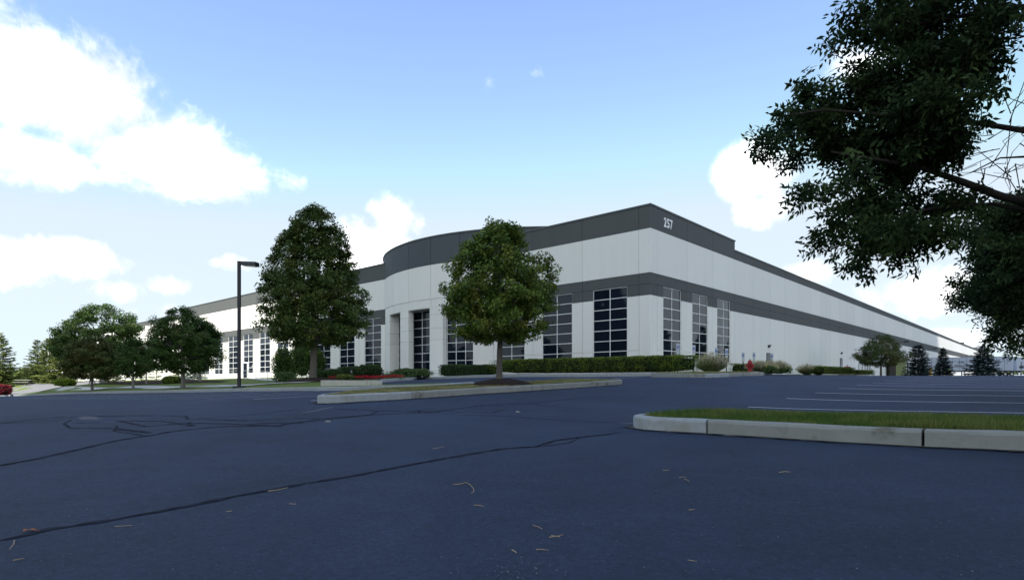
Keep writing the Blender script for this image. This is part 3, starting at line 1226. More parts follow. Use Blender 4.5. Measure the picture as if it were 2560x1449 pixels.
def pier(a0, a1, name, dep):
    zs = [-.4, .62, zJ if False else 2.25, 3.05, 4.70, 5.25, 6.05] if name == 'column' else [-.4, .62, 2.25, 3.05, 4.70, 5.25, 6.05]
    cut = [-.4, .80, 3.35, 4.30, 5.45, 6.05]
    root = None
    for j in range(len(cut) - 1):
        o = arc_block('column_block' if root else name, a0, a1, RR - dep, RR - .004, cut[j] + .008, cut[j + 1] - .008, 'white_wall', n=3, parent=root or WH)
        root = root or o
    arc_block('joint', a0 + .0008, a1 - .0008, RR - dep + .015, RR - .03, -.4, 6.05, 'groove', n=3, parent=root)
    return root


pier(c20, c21, 'column', .50)
pier(c10, c11, 'column', .50)
pier(aL0, A_E - .001, 'entrance_pier', .9)
arc_block('entrance_wall', -A_E + .001, aR1 - .0, RR - .3, RR - .004, .79, 6.05, 'white_wall')
arc_block('entrance_wall', -A_E + .001, aR1 - .0, RR - .3, RR - .004, -.6, .78, 'white_wall')
# soffit and glazing behind the columns
arc_block('soffit', -A_E + .01, A_E - .01, RR - 3.2, RR - .02, 5.98, 6.04, 'soffit')


def glazing(a0, a1, r, z0, z1, cols, rows, name='window', curved=True, door=()):
    P0, P1 = Vector(drum(a0, r, 0)), Vector(drum(a1, r, 0))
    ax = (P1 - P0)
    Lh = Vector((ax.x, ax.y, 0)).length
    ax2 = Vector((ax.x, ax.y, 0)).normalized()
    outw = Vector((-ax2.y, ax2.x, 0))
    cam_side = Vector((-WL.x, -WL.y, 0)) - P0
    if outw.dot(cam_side) < 0:
        outw = -outw

    def fx(s, d, z):
        q = P0 + ax2 * s + outw * d
        return (q.x, q.y, z + P0.z + (P1.z - P0.z) * s / Lh)
    return window('front', 0, Lh, z0, z1, cols, rows, depth=0.0, fx=fx, skip=door)


zg0, zg1 = .12, 6.0
# right bay glass sits close to the front, in three columns
aG = ang_of(1114)
glazing(aR1 + .002, c20 - .002, RR - .55, zg0, zg1, 3, 8)
glazing(c21 - .03, c10 + .045, RR - .95, zg0, zg1, 3, 8)
glazing(c11 - .045, aL0 + .03, RR - .95, zg0, zg1, 2, 8)
MB().hexa([drum(-A_E, RR - 3.0, -.3), drum(A_E, RR - 3.0, -.3), drum(A_E, RR - 3.2, -.3), drum(-A_E, RR - 3.2, -.3), drum(-A_E, RR - 3.0, 6.1), drum(A_E, RR - 3.0, 6.1), drum(A_E, RR - 3.2, 6.1), drum(-A_E, RR - 3.2, 6.1)]).build('lobby_wall', 'black_metal', WH)
# entrance door with its pull
aD0, aD1 = ang_of(1066), ang_of(1072.5)


def leaf_door(P0, P1, z0, z1, name='door'):
    P0, P1 = Vector(P0), Vector(P1)
    ax = (P1 - P0)
    ax.z = 0
    L = ax.length
    ax.normalize()
    ow = Vector((-ax.y, ax.x, 0))
    if ow.dot(-P0 - WL) < 0:
        ow = -ow

    def fx(s, d, z):
        q = P0 + ax * s + ow * d
        return (q.x, q.y, q.z + z)
    m = MB()
    m.box(0, .10, -.03, .03, z0, z1).box(L - .10, L, -.03, .03, z0, z1).box(.10, L - .10, -.028, .028, z1 - .12, z1).box(.10, L - .10, -.028, .028, z0, z0 + .22)
    m.xf(fx)
    o = m.build(name, 'frame_white', WH)
    MB().box(.09, L - .09, -.008, .008, z0 + .21, z1 - .11).xf(fx).build('pane', 'glass', o)
    h = MB().tube([(L - .16, .03, z0 + .9), (L - .16, .08, z0 + .95), (L - .16, .08, z0 + 1.35), (L - .16, .03, z0 + 1.4)], .014, 6)
    h.xf(fx)
    h.build('handle', 'bright_metal', o)
    return o


leaf_door(drum(aD0 + .005, RR - .86, 0), drum(aD0 - .065, RR - .86, 0), .12, 2.3)
# glazed door in the long front wall
cdo = 29.87 + PW * 6
leaf_door(wl(-.035, cdo + .03, 0), wl(-.035, cdo + 1.34, 0), .12, zS + .71 * 2)


def steel_door(s0, s1):
    fx = facade('side')
    m = MB().box(s0, s0 + .07, .002, .07, -.05, 2.12).box(s1 - .07, s1, .002, .07, -.05, 2.12).box(s0 + .07, s1 - .07, .002, .068, 2.05, 2.12)
    m.xf(fx)
    o = m.build('door', 'dark_metal', WH)
    MB().box(s0 + .072, s1 - .072, .004, .045, -.04, 2.045).xf(fx).build('door_leaf', 'door_grey', o)
    MB().box(s0 + .40, s0 + .62, .046, .05, 1.05, 1.25).xf(fx).build('notice', 'white_paint', o)
    h = MB().tube([(s1 - .16, .045, .95), (s1 - .16, .10, .95), (s1 - .28, .10, .95)], .014, 6)
    h.xf(fx)
    h.build('handle', 'bright_metal', o)
    lamp = MB().box((s0 + s1) / 2 - .16, (s0 + s1) / 2 + .16, .002, .26, 2.62, 2.86)
    lamp.v = [(a, (b if c > 2.7 else min(b, .10)), c) for a, b, c in lamp.v]
    lamp.xf(fx)
    lo = lamp.build('wall_lamp', 'dark_metal', WH)
    MB().box((s0 + s1) / 2 - .13, (s0 + s1) / 2 + .13, .02, .09, 2.585, 2.618).xf(fx).build('lens', 'lamp_glass', lo)


steel_door(22.15, 23.25)
steel_door(50.1, 51.2)
# lamp heads along the side wall
for s_ in (94.8, 138.0, 228.0):
    fx = facade('side')
    a_ = MB().box(s_ - .05, s_ + .05, .002, .9, 5.75, 5.83).xf(fx).build('area_light_arm', 'dark_metal', WH)
    MB().box(s_ - .45, s_ + .45, .9, 1.65, 5.68, 5.92).xf(fx).build('area_light_head', 'black_metal', a_)
# lamp beside the glazed door
m = MB().box(cdo - 1.75, cdo - 1.6, .002, .25, 1.9, 2.05)
m.box(cdo - 1.70, cdo - 1.65, .002, .05, 1.3, 1.9)
m.xf(facade('front'))
m.build('wall_lamp', 'sign_grey', WH)
# roof vents
for s_, h_ in ((255, 1.6), (330, 1.8), (420, 2.2)):
    q = wl(s_, 2.5, zL)
    m = MB().lathe([(.9, -1), (.9, h_ * .5), (1.3, h_ * .55), (1.3, h_ * .9), (.6, h_)], q, 12)
    m.build('roof_vent', 'dark_metal', WH)


def text_mesh(body, size, extrude, offset=0.0):
    cu = bpy.data.curves.new('letters', 'FONT')
    cu.body = body
    cu.size = size
    cu.extrude = extrude
    cu.offset = offset
    cu.align_x = 'LEFT'
    to = bpy.data.objects.new('letters', cu)
    COL.objects.link(to)
    dg = bpy.context.evaluated_depsgraph_get()
    me = bpy.data.meshes.new_from_object(to.evaluated_get(dg))
    bpy.data.objects.remove(to, do_unlink=True)
    bpy.data.curves.remove(cu)
    me.materials.clear()
    return me


# house number on the upper band of the side wall
for ch, s_ in (('2', 1.78), ('5', 2.21), ('7', 2.63)):
    me = text_mesh(ch, .86, .02, .020)
    n_ = len(me.vertices)
    co = np.empty(n_ * 3, np.float32)
    me.vertices.foreach_get('co', co)
    co = co.reshape(-1, 3)
    out = [facade('side')(s_ + c[0] * .80, .062 + c[2], 10.02 + c[1]) for c in co]
    me.vertices.foreach_set('co', np.array(out, np.float32).ravel())
    me.update()
    link('number_digit', me, 'white_paint', WH)


# ------------------------------------------------------------------ plants
def unit(a):
    return a / np.maximum(1e-9, np.linalg.norm(a, axis=-1, keepdims=True))


def leaf_mesh(name, C, A, N, L, W, fold=.15):
    """rhombic leaves: centre, long axis, face normal, length, width"""
    A = unit(A)
    B = unit(np.cross(N, A))
    Nn = np.cross(A, B)
    L = np.broadcast_to(np.asarray(L, float), (len(C),))[:, None]
    W = np.broadcast_to(np.asarray(W, float), (len(C),))[:, None]
    v0 = C - A * L * .5
    v1 = C + B * W * .5 + Nn * W * fold - A * L * .06
    v2 = C + A * L * .5 - Nn * W * fold
    v3 = C - B * W * .5 + Nn * W * fold - A * L * .06
    vs = np.stack([v0, v1, v2, v3], 1).reshape(-1, 3)
    q = np.arange(len(C) * 4).reshape(-1, 4)
    return npmesh(name, vs, q)


def rdir(n, r):
    return unit(r.normal(size=(n, 3)))


def clump_leaves(centers, crad, per, size, r, outc, asp=.62, up=.55, droop=.25):
    """leaves gathered round clump centres, facing outwards and up"""
    n = len(centers)
    idx = np.repeat(np.arange(n), per)
    d = rdir(len(idx), r) * (r.random(len(idx)) ** .45)[:, None]
    rad = np.broadcast_to(np.asarray(crad, float), (n,))[idx]
    C = centers[idx] + d * rad[:, None] * np.array([1, 1, .72])
    out = unit(C - outc)
    N = unit(out * .55 + np.array([0, 0, up]) + rdir(len(idx), r) * .75)
    A = unit(np.cross(N, rdir(len(idx), r)) + np.array([0, 0, -droop]) + out * .25)
    Ls = size * r.uniform(.65, 1.25, len(idx))
    return C, A, N, Ls, Ls * asp


def lobes(r, n=7):
    a = [(r.integers(1, 6), r.integers(1, 5), r.random() * 6.28, r.random() * 6.28, r.uniform(.04, .10)) for _ in range(n)]

    def f(th, h):
        s = 1.0
        for (k, m_, p, q, w_) in a:
            s = s + w_ * np.sin(k * th + p) * np.sin(m_ * h * 3.1 + q)
        return s
    return f


def crown_centres(r, n, z0, z1, prof, inner=.35, lob=None, squash=(1, 1)):
    zs, rs = zip(*prof)
    lob = lob or lobes(r)
    pts = []
    while len(pts) < n:
        h = r.random()
        rr = np.interp(h, zs, rs)
        if r.random() * max(rs) > rr:
            continue
        th = r.random() * 2 * math.pi
        f_ = inner + (1 - inner) * r.random() ** .55
        q = rr * f_ * lob(th, h)
        pts.append((q * math.cos(th) * squash[0], q * math.sin(th) * squash[1], z0 + (z1 - z0) * h))
    return np.array(pts)


def deciduous(name, label, cat, loc, H, z0, prof, trunk_r, leafm, barkm, clumps=240, crad=.30, per=70, leaf=.10, seed=1, asp=.62, group=None, lean=(0, 0), limbs=12, squash=(1, 1), inner=.35, tops=()):
    r = np.random.default_rng(seed)
    root = tag(empty(name, loc), label, cat, group)
    cc = crown_centres(r, clumps, z0, H, prof, inner, squash=squash)
    if tops:
        cc = np.vstack([cc, np.array(tops)])
    outc = np.array([0, 0, z0 + (H - z0) * .35])
    C, A, N, L, W = clump_leaves(cc, crad * r.uniform(.7, 1.25, len(cc)), per, leaf, r, outc, asp)
    link('crown', leaf_mesh('crown', C, A, N, L, W), leafm, root)
    # trunk with root flare and leader
    m = MB()
    top = H * .80
    zz = [-.15, .06, .3, z0 * .6 + .2, z0 + .1, z0 + (top - z0) * .4, top]
    rr = [trunk_r * 1.5, trunk_r * 1.25, trunk_r * 1.03, trunk_r * .95, trunk_r * .85, trunk_r * .5, trunk_r * .12]
    pts = [(math.sin(z_ * 1.3 + seed) * trunk_r * .25 + lean[0] * z_, math.cos(z_ * 1.1 + seed) * trunk_r * .25 + lean[1] * z_, z_) for z_ in zz]
    m.tube(pts, rr, 12)
    m.build('trunk', barkm, root, smooth=True)
    # limbs reach for the clumps
    for k in range(limbs):
        t = cc[r.integers(0, len(cc))]
        hz = z0 * .9 + (top - z0) * .75 * k / limbs
        if t[2] < hz:
            t = t + np.array([0, 0, hz - t[2] + .3])
        p0 = np.array([lean[0] * hz, lean[1] * hz, hz])
        mid = p0 * .45 + t * .55 + np.array([0, 0, .10 * H * r.uniform(.2, .6)])
        b0 = trunk_r * .45 * (1 - .5 * k / limbs)
        MB().tube([p0, p0 * .75 + mid * .25 + np.array([0, 0, .03 * H]), mid, t], [b0, b0 * .75, b0 * .45, b0 * .12], 6).build('limb', barkm, root, smooth=True)
    return root


def conifer(name, label, cat, loc, H, Rb, leafm, seed=1, whorls=22, per=10, needle=.20, tilt=-.15, power=.85, skirt=.06, group=None, wide=.3, dens=1.7, irregular=.15, barkm='bark_dark'):
    r = np.random.default_rng(seed)
    root = tag(empty(name, loc), label, cat, group)
    Cs, As, Ns = [], [], []
    br = MB()
    for k in range(whorls):
        h = skirt + (1 - skirt) * k / whorls
        nb = max(4, int(per * (1 - .45 * h)))
        for j in range(nb):
            th = 2 * math.pi * (j + r.uniform(-.3, .3)) / nb + k * .7
            Lb = Rb * (1 - h) ** power * r.uniform(1 - irregular * 1.6, 1 + irregular) + .04 * Rb
            z = H * (h + r.uniform(-.5, .5) / whorls)
            d = np.array([math.cos(th), math.sin(th), tilt + .5 * h + r.uniform(-.1, .1)])
            npos = max(4, int(Lb / needle * 2.6 * dens))
            for i in range(npos):
                f_ = (i + .6) / npos
                if f_ < .18 and Lb > .5:
                    continue
                base = np.array([0, 0, z]) + d * Lb * f_ + np.array([0, 0, -.10 * Lb * math.sin(f_ * 3.0)])
                for s in (-1, 1, 0):
                    side = np.array([-math.sin(th), math.cos(th), 0]) * s
                    ax = unit(d * .8 + side * .8 + r.normal(size=3) * .22)
                    Cs.append(base + ax * needle * .45 + side * wide * needle * (1 - f_) * 1.2)
                    As.append(ax)
                    Ns.append(unit(np.array([0, 0, 1.0]) + r.normal(size=3) * .45))
            if j % 2 == 0 and k % 2 == 0:
                br.tube([(0, 0, z), tuple(np.array([0, 0, z]) + d * Lb * .85)], [.012 * H * (1 - h) * .35 + .006, .004], 5)
    # leader
    for i in range(14):
        Cs.append(np.array([0, 0, H * (.95 + .06 * i / 14)]))
        As.append(unit(np.array([r.normal() * .5, r.normal() * .5, 1])))
        Ns.append(rdir(1, r)[0])
    C, A, N = np.array(Cs), np.array(As), np.array(Ns)
    L = needle * r.uniform(.7, 1.3, len(C))
    link('crown', leaf_mesh('crown', C, A, N, L, L * .34, .1), leafm, root)
    MB().tube([(0, 0, -.2), (0, 0, H * .5), (0, 0, H * .97)], [.022 * H, .014 * H, .004 * H], 8).build('trunk', barkm, root)
    tag(br.build('branches', barkm, root), kind='stuff')
    return root


def shrub(name, label, cat, loc, half, leafm, seed=1, n=9000, leaf=.05, power=2.6, core=.90, group=None, rz=0.0, rough=.06, flat=True, asp=.6, top_bright=None):
    """clipped shrub or hedge: leaves over a rounded block, solid near-black core inside"""
    r = np.random.default_rng(seed)
    root = tag(empty(name, loc), label, cat, group)
    root.rotation_euler = (0, 0, rz)
    hx, hy, hz = half
    d = rdir(n, r)
    # points spread by area over the block
    sc = np.array([hx, hy, hz])
    cand = r.uniform(-1, 1, (n, 3))
    ax = r.choice(3, n, p=np.array([hy * hz, hx * hz, hx * hy]) / (hy * hz + hx * hz + hx * hy))
    cand[np.arange(n), ax] = np.sign(r.uniform(-1, 1, n))
    cand[:, 2] = np.where((ax == 2) & (cand[:, 2] < 0), 1.0, cand[:, 2])
    pn = (np.abs(cand) ** power).sum(1) ** (1 / power)
    S = cand / pn[:, None]
    P = S * sc
    ph = r.random(6) * 6.28
    lump = 1 + rough * (np.sin(P[:, 0] * 5.1 + ph[0]) * np.sin(P[:, 1] * 4.3 + ph[1]) + .7 * np.sin(P[:, 0] * 11 + ph[2]) * np.sin(P[:, 2] * 9 + ph[3]) + .5 * r.normal(size=n))
    depth = r.random(n) ** 2 * .22
    P = P * lump[:, None] * (1 - depth)[:, None]
    nrm = unit(S ** 3 / sc)
    N = unit(nrm + rdir(n, r) * .7)
    A = unit(np.cross(N, rdir(n, r)) + nrm * .6 + np.array([0, 0, .3]))
    L = leaf * r.uniform(.7, 1.35, n)
    P[:, 2] += hz
    link('foliage', leaf_mesh('foliage', P, A, N, L, L * asp), leafm, root)
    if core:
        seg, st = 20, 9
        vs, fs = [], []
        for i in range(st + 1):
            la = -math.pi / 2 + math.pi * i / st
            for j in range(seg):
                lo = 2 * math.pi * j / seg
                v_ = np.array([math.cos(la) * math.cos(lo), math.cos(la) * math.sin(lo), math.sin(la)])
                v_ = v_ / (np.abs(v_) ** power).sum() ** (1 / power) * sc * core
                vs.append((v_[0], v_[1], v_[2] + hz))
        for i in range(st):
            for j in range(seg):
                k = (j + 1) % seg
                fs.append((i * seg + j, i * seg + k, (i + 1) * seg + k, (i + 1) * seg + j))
        MB().add(vs, fs).build('dark_core', 'shrub_core', root)
    return root


def mulch_ring(loc, rad, h, zfn):
    m = MB()
    vs, fs = [(loc[0], loc[1], zfn(loc[0], loc[1]) + h)], []
    n = 26
    rings = 4
    for j in range(1, rings + 1):
        f_ = j / rings
        for i in range(n):
            a = 2 * math.pi * i / n
            rr = rad * f_ * (1 + .09 * math.sin(3 * a + rad) + random.uniform(-.05, .05))
            x, y = loc[0] + rr * math.cos(a), loc[1] + rr * math.sin(a)
            vs.append((x, y, zfn(x, y) + h * (1 - f_ ** 1.5) + (random.uniform(0, .03) if j < rings else -.03)))
    for i in range(n):
        fs.append((0, 1 + i, 1 + (i + 1) % n))
    for j in range(rings - 1):
        for i in range(n):
            k = (i + 1) % n
            fs.append((1 + j * n + i, 1 + (j + 1) * n + i, 1 + (j + 1) * n + k, 1 + j * n + k))
    o = m.add(vs, fs).build('mulch_ring', 'mulch', smooth=True)
    tag(o, kind='structure')
    # loose bark chips
    return o


def isl_z(x, y):
    return gz(x, y) + .18


# --- the linden on the island
T1 = Vector(sp(1250, 950, 17.3))
T1.z = isl_z(T1.x, T1.y)
mulch_ring((T1.x, T1.y), .95, .16, isl_z)
PR1 = [(0, .55), (.07, 1.2), (.16, 1.45), (.32, 1.6), (.55, 1.58), (.70, 1.36), (.83, 1.02), (.93, .66), (1, .25)]
deciduous('linden_tree', 'round crowned green linden tree on the grass island in front of the entrance', 'tree', (T1.x, T1.y, T1.z + .08), 4.55, 1.16, PR1, .088, 'linden_leaf', 'bark', clumps=470, crad=.25, per=100, leaf=.088, seed=11, limbs=18, inner=.22,
          tops=[(-.25, 0, 4.5), (-.2, 0, 4.62), (.5, 0, 4.45), (1.55, .2, 3.3)])
# --- the big linden by the planter
T2 = Vector(sp(785, 951, 35.0))
T2.z = lz(T2.x, T2.y)
mulch_ring((T2.x, T2.y), 1.9, .22, lz)
PR2 = [(0, .9), (.06, 2.5), (.14, 2.95), (.26, 2.98), (.42, 2.62), (.57, 2.3), (.74, 1.92), (.86, 1.45), (.94, .98), (1, .4)]
deciduous('linden_tree', 'tall cone shaped dark green linden tree beside the low concrete planter', 'tree', (T2.x, T2.y, T2.z + .1), 10.05, 2.0, PR2, .20, 'linden_dark_leaf', 'bark', clumps=700, crad=.42, per=105, leaf=.145, seed=23, limbs=20,
          tops=[(0, 0, 10.15), (.4, 0, 9.95)])

# --- trees on the left lawn
PRR = [(0, .5), (.1, .95), (.3, 1.0), (.55, .92), (.78, .68), (.92, .4), (1, .12)]


def prof(k):
    return [(a, b * k) for a, b in PRR]


def lawn_tree(px, py, Y, name, label, H, z0, rad, tr, leafm, barkm, **kw):
    p = sp(px, py, Y)
    z = lz(p[0], p[1])
    return deciduous(name, label, 'tree', (p[0], p[1], z), H, z0, prof(rad), tr, leafm, barkm, **kw)


lawn_tree(457, 967, 39.5, 'maple_tree', 'broad dark green maple tree nearest the lamp post on the lawn', 5.25, 1.1, 2.35, .13, 'maple_leaf', 'bark_pale', clumps=380, crad=.36, per=95, leaf=.13, seed=31, lean=(-.02, 0),
          tops=[(2.3, 0, 2.2), (2.5, 0, 1.9), (-2.1, 0, 3.5), (-2.3, 0, 2.9)])
lawn_tree(332, 969, 46, 'maple_tree', 'slim young maple tree with narrow crown in the middle of the lawn row', 3.95, 1.05, 1.15, .09, 'maple_leaf', 'bark_pale', clumps=180, crad=.34, per=85, leaf=.13, seed=32)
lawn_tree(230, 972, 51.5, 'maple_tree', 'bronze green maple tree at the left end of the lawn row', 4.7, 1.15, 2.35, .11, 'bronze_leaf', 'bark_pale', clumps=340, crad=.40, per=85, leaf=.15, seed=33)
lawn_tree(256, 960, 66, 'shade_tree', 'tall airy shade tree rising behind the bronze maple', 8.7, 2.2, 4.35, .24, 'maple_leaf', 'bark_pale', clumps=300, crad=.66, per=110, leaf=.21, seed=34, inner=.5, limbs=18)
lawn_tree(366, 956, 60, 'maple_tree', 'small half hidden tree between the slim maple and the broad maple', 3.1, 1.6, 1.0, .07, 'maple_leaf', 'bark_pale', clumps=60, crad=.4, per=50, leaf=.15, seed=35, limbs=5)
lawn_tree(500, 951, 62, 'shade_tree', 'dark tree showing on the right behind the broad maple', 6.6, 2.0, 2.3, .14, 'maple_leaf', 'bark_pale', clumps=170, crad=.5, per=60, leaf=.18, seed=36)


def lawn_conifer(px, Y, name, label, H, Rb, leafm, **kw):
    p = sp(px, 960, Y)
    return conifer(name, label, 'tree', (p[0], p[1], lz(p[0], p[1])), H, Rb, leafm, **kw)


lawn_conifer(-2, 84, 'spruce_tree', 'dense sunlit spruce tree cut off by the left edge of the photo', 8.2, 3.0, 'fir_lit', seed=41, needle=.34, whorls=26, per=12, power=.7)
lawn_conifer(93, 100, 'spruce_tree', 'slender dark spruce tree left of the twin topped firs', 7.6, 2.5, 'spruce_green', seed=42, needle=.34, whorls=24, irregular=.25)
lawn_conifer(124, 88, 'fir_tree', 'broad yellow green fir tree left of the far building corner', 6.7, 3.3, 'fir_lit', seed=43, needle=.34, whorls=24, per=12, irregular=.3)
lawn_conifer(150, 84, 'fir_tree', 'bushy bright green fir tree touching the bronze maple crown', 4.6, 2.6, 'fir_lit', seed=44, needle=.32, whorls=18, per=12, irregular=.3)
lawn_conifer(283, 74, 'fir_tree', 'low light green fir tree behind the mulch bed', 2.6, 1.7, 'fir_lit', seed=45, needle=.24, whorls=14, irregular=.3)
lawn_conifer(365, 78, 'fir_tree', 'sparse little fir tree before the white wall, left of the pair', 2.3, 1.5, 'fir_lit', seed=46, needle=.22, whorls=11, per=7, irregular=.4, dens=.7)
lawn_conifer(391, 80, 'fir_tree', 'sparse little fir tree before the white wall, right of the pair', 2.4, 1.2, 'fir_lit', seed=47, needle=.22, whorls=11, per=7, irregular=.4, dens=.7)
lawn_conifer(447, 82, 'fir_tree', 'yellowish fir tree behind the round dark bush', 3.1, 1.5, 'fir_lit', seed=48, needle=.24, whorls=14, irregular=.3)
lawn_conifer(486, 72, 'spruce_tree', 'silver blue spruce tree at the foot of the white wall', 2.15, 1.75, 'spruce_silver', seed=49, needle=.22, whorls=13, per=11, power=.55)
lawn_conifer(62, 110, 'fir_tree', 'low yellow green fir tree behind the picnic table', 3.0, 2.6, 'fir_lit', seed=50, needle=.3, whorls=14, irregular=.3)


def lawn_shrub(px, Y, half, leafm, name, label, **kw):
    p = sp(px, 960, Y)
    return shrub(name, label, 'bush', (p[0], p[1], lz(p[0], p[1]) - .10), half, leafm, **kw)


lawn_shrub(163, 66, (1.0, .95, .47), 'boxwood_bright', 'clipped_bush', 'bright lime green clipped round bush on the left lawn', seed=51, n=7000, leaf=.09, power=2.2)
lawn_shrub(430, 58, (.86, .8, .42), 'boxwood', 'clipped_bush', 'dark green clipped round bush behind the broad maple trunk', seed=52, n=6000, leaf=.08, power=2.2)
lawn_shrub(3, 70, (1.0, 1.0, .68), 'barberry', 'barberry_bush', 'dark red barberry bush at the left edge of the photo', seed=53, n=7000, leaf=.09, power=2.2, rough=.1)

# --- evergreen thicket and shrubs left of the entrance
for i, (px, Y, half, lm, lab) in enumerate([(712, 50, (1.05, .9, 1.45), 'holly', 'tall loose evergreen bush left of the big linden trunk'),
                                            (757, 49, (.9, .9, 1.6), 'holly', 'dense dark evergreen bush right behind the big linden trunk'),
                                            (795, 50, (.55, .6, 1.35), 'holly', 'slim evergreen bush showing right of the big linden trunk'),
                                            (716, 45, (.75, .6, .40), 'juniper', 'low spreading evergreen bush at the end of the walkway rail')]):
    p = sp(px, 955, Y)
    shrub('evergreen_bush', lab, 'bush', (p[0], p[1], lz(p[0], p[1]) - .1), half, lm, seed=60 + i, n=5200 if half[2] > 1 else 2600, leaf=.12, power=2.0, rough=.26, core=.70)
for i, (px, Y, half, lm, lab) in enumerate([(815, 47, (.95, .6, .36), 'boxwood_dark', 'low dark shrub between the linden trunk and the red flowers'),
                                            (842, 46.5, (.7, .6, .40), 'boxwood_dark', 'low dark shrub left of the first path light'),
                                            (880, 47, (1.4, .7, .50), 'boxwood_dark', 'long rounded dark shrub below the last window left of the entrance'),
                                            (925, 47.5, (1.1, .8, .58), 'boxwood_dark', 'dark rounded shrub against the left entrance pier')]):
    p = sp(px, 945, Y)
    z = max(gz(p[0], p[1]) + .15, -.1)
    shrub('low_shrub', lab, 'bush', (p[0], p[1], z), half, lm, seed=70 + i, n=3600, leaf=.085, power=2.2, rough=.1)
p = sp(1028, 946, 42.5)
shrub('juniper_shrub', 'wide feathery juniper mound in front of the entrance columns', 'bush', (p[0], p[1], gz(p[0], p[1]) + .14), (1.75, .95, .33), 'juniper', seed=80, n=8000, leaf=.12, power=1.8, rough=.14, asp=.3, core=.8)
p = sp(985, 946, 41)
shrub('juniper_shrub', 'low juniper tuft at the right end of the red flowers', 'bush', (p[0], p[1], gz(p[0], p[1]) + .14), (.9, .6, .17), 'juniper', seed=81, n=2600, leaf=.1, power=1.8, rough=.14, asp=.3, core=.8)


# --- hedges right of the entrance
def hedge(u, v0, v1, hu, h, leafm, name, label, n, seed, leaf=.06, side=False, rough=.04):
    if side:
        c = bxy((v0 + v1) / 2, u)
        rz = math.atan2(U.y, U.x)
    else:
        c = bxy(u, (v0 + v1) / 2)
        rz = math.atan2(V.y, V.x)
    return shrub(name, label, 'hedge', (c.x, c.y, gz(c.x, c.y) + .16), (abs(v1 - v0) / 2, hu, h / 2), leafm, seed=seed, n=n, leaf=leaf, power=7, core=.93, rz=rz, rough=rough * 1.5)


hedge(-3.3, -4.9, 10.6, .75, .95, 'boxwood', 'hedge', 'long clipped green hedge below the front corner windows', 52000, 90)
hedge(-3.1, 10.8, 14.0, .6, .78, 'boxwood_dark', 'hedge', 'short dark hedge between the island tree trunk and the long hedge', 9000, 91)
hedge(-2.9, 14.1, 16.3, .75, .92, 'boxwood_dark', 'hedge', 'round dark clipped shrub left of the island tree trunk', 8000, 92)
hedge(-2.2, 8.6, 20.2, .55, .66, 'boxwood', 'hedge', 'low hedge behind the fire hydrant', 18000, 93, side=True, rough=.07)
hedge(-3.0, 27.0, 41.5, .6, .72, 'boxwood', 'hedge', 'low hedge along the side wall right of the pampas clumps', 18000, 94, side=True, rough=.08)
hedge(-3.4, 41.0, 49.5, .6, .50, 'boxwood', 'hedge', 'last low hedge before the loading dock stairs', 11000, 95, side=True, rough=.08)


def grass_clump(px, Y, H, rad, label, seed, plume=True):
    r = np.random.default_rng(seed)
    p = sp(px, 935, Y)
    root = tag(empty('ornamental_grass', (p[0], p[1], gz(p[0], p[1]) + .12)), label, 'grass clump', 'pampas clumps along the side wall')
    n = 4200
    th = r.random(n) * 6.28
    f_ = r.random(n) ** .6
    hh = H * r.uniform(.55, 1.0, n)
    tip = np.c_[np.cos(th) * f_ * rad, np.sin(th) * f_ * rad, hh * (1 - .42 * f_ ** 2)]
    base = np.c_[np.cos(th) * f_ * rad * .25, np.sin(th) * f_ * rad * .25, np.zeros(n)]
    C = (tip + base) / 2
    A = tip - base
    L = np.linalg.norm(A, axis=1)
    link('blades', leaf_mesh('blades', C, A, rdir(n, r), L, .016, .0), 'ornamental_grass', root)
    if plume:
        k = 900
        i = r.integers(0, n, k)
        dirn = unit(A[i] + np.array([0, 0, .2]))
        C2 = base[i] + A[i] * 1.02 + dirn * .10
        link('plumes', leaf_mesh('plumes', C2, dirn, rdir(k, r), r.uniform(.18, .36, k), .022, .1), 'plume', root)
    return root


for i, (px, Y, H, rad, lab) in enumerate([(1778, 36.0, 1.12, 1.05, 'feathery pampas grass clump at the right end of the long hedge'),
                                          (1893, 40.5, .78, .75, 'feathery pampas grass clump just right of the hydrant'),
                                          (1919, 43, .86, .7, 'feathery pampas grass clump before the grey side door'),
                                          (1947, 44, .88, .8, 'feathery pampas grass clump left of the first red pipe valve'),
                                          (2018, 58, .95, 1.0, 'feathery pampas grass clump in the middle of the low side hedge'),
                                          (2046, 61, .88, 1.0, 'feathery pampas grass clump near the second side door')]):
    grass_clump(px, Y, H, rad, lab, 100 + i)
for i, (px, Y, lab) in enumerate([(1926, 37.5, 'small yellow flowering plant at the kerb before the side door'), (1962, 40, 'small leafy plant at the kerb right of the yellow flowers')]):
    p = sp(px, 936, Y)
    o = shrub('flowering_plant', lab, 'plant', (p[0], p[1], gz(p[0], p[1]) + .1), (.42, .42, .22), 'juniper', seed=120 + i, n=900, leaf=.08, power=2, rough=.2, core=.7)
    r = np.random.default_rng(i)
    C = r.normal(size=(26, 3)) * np.array([.25, .25, .07]) + np.array([0, 0, .40])
    link('blossoms', leaf_mesh('blossoms', C, rdir(26, r), np.tile([0, -.6, .8], (26, 1)), .06, .06), 'flower_yellow', o)


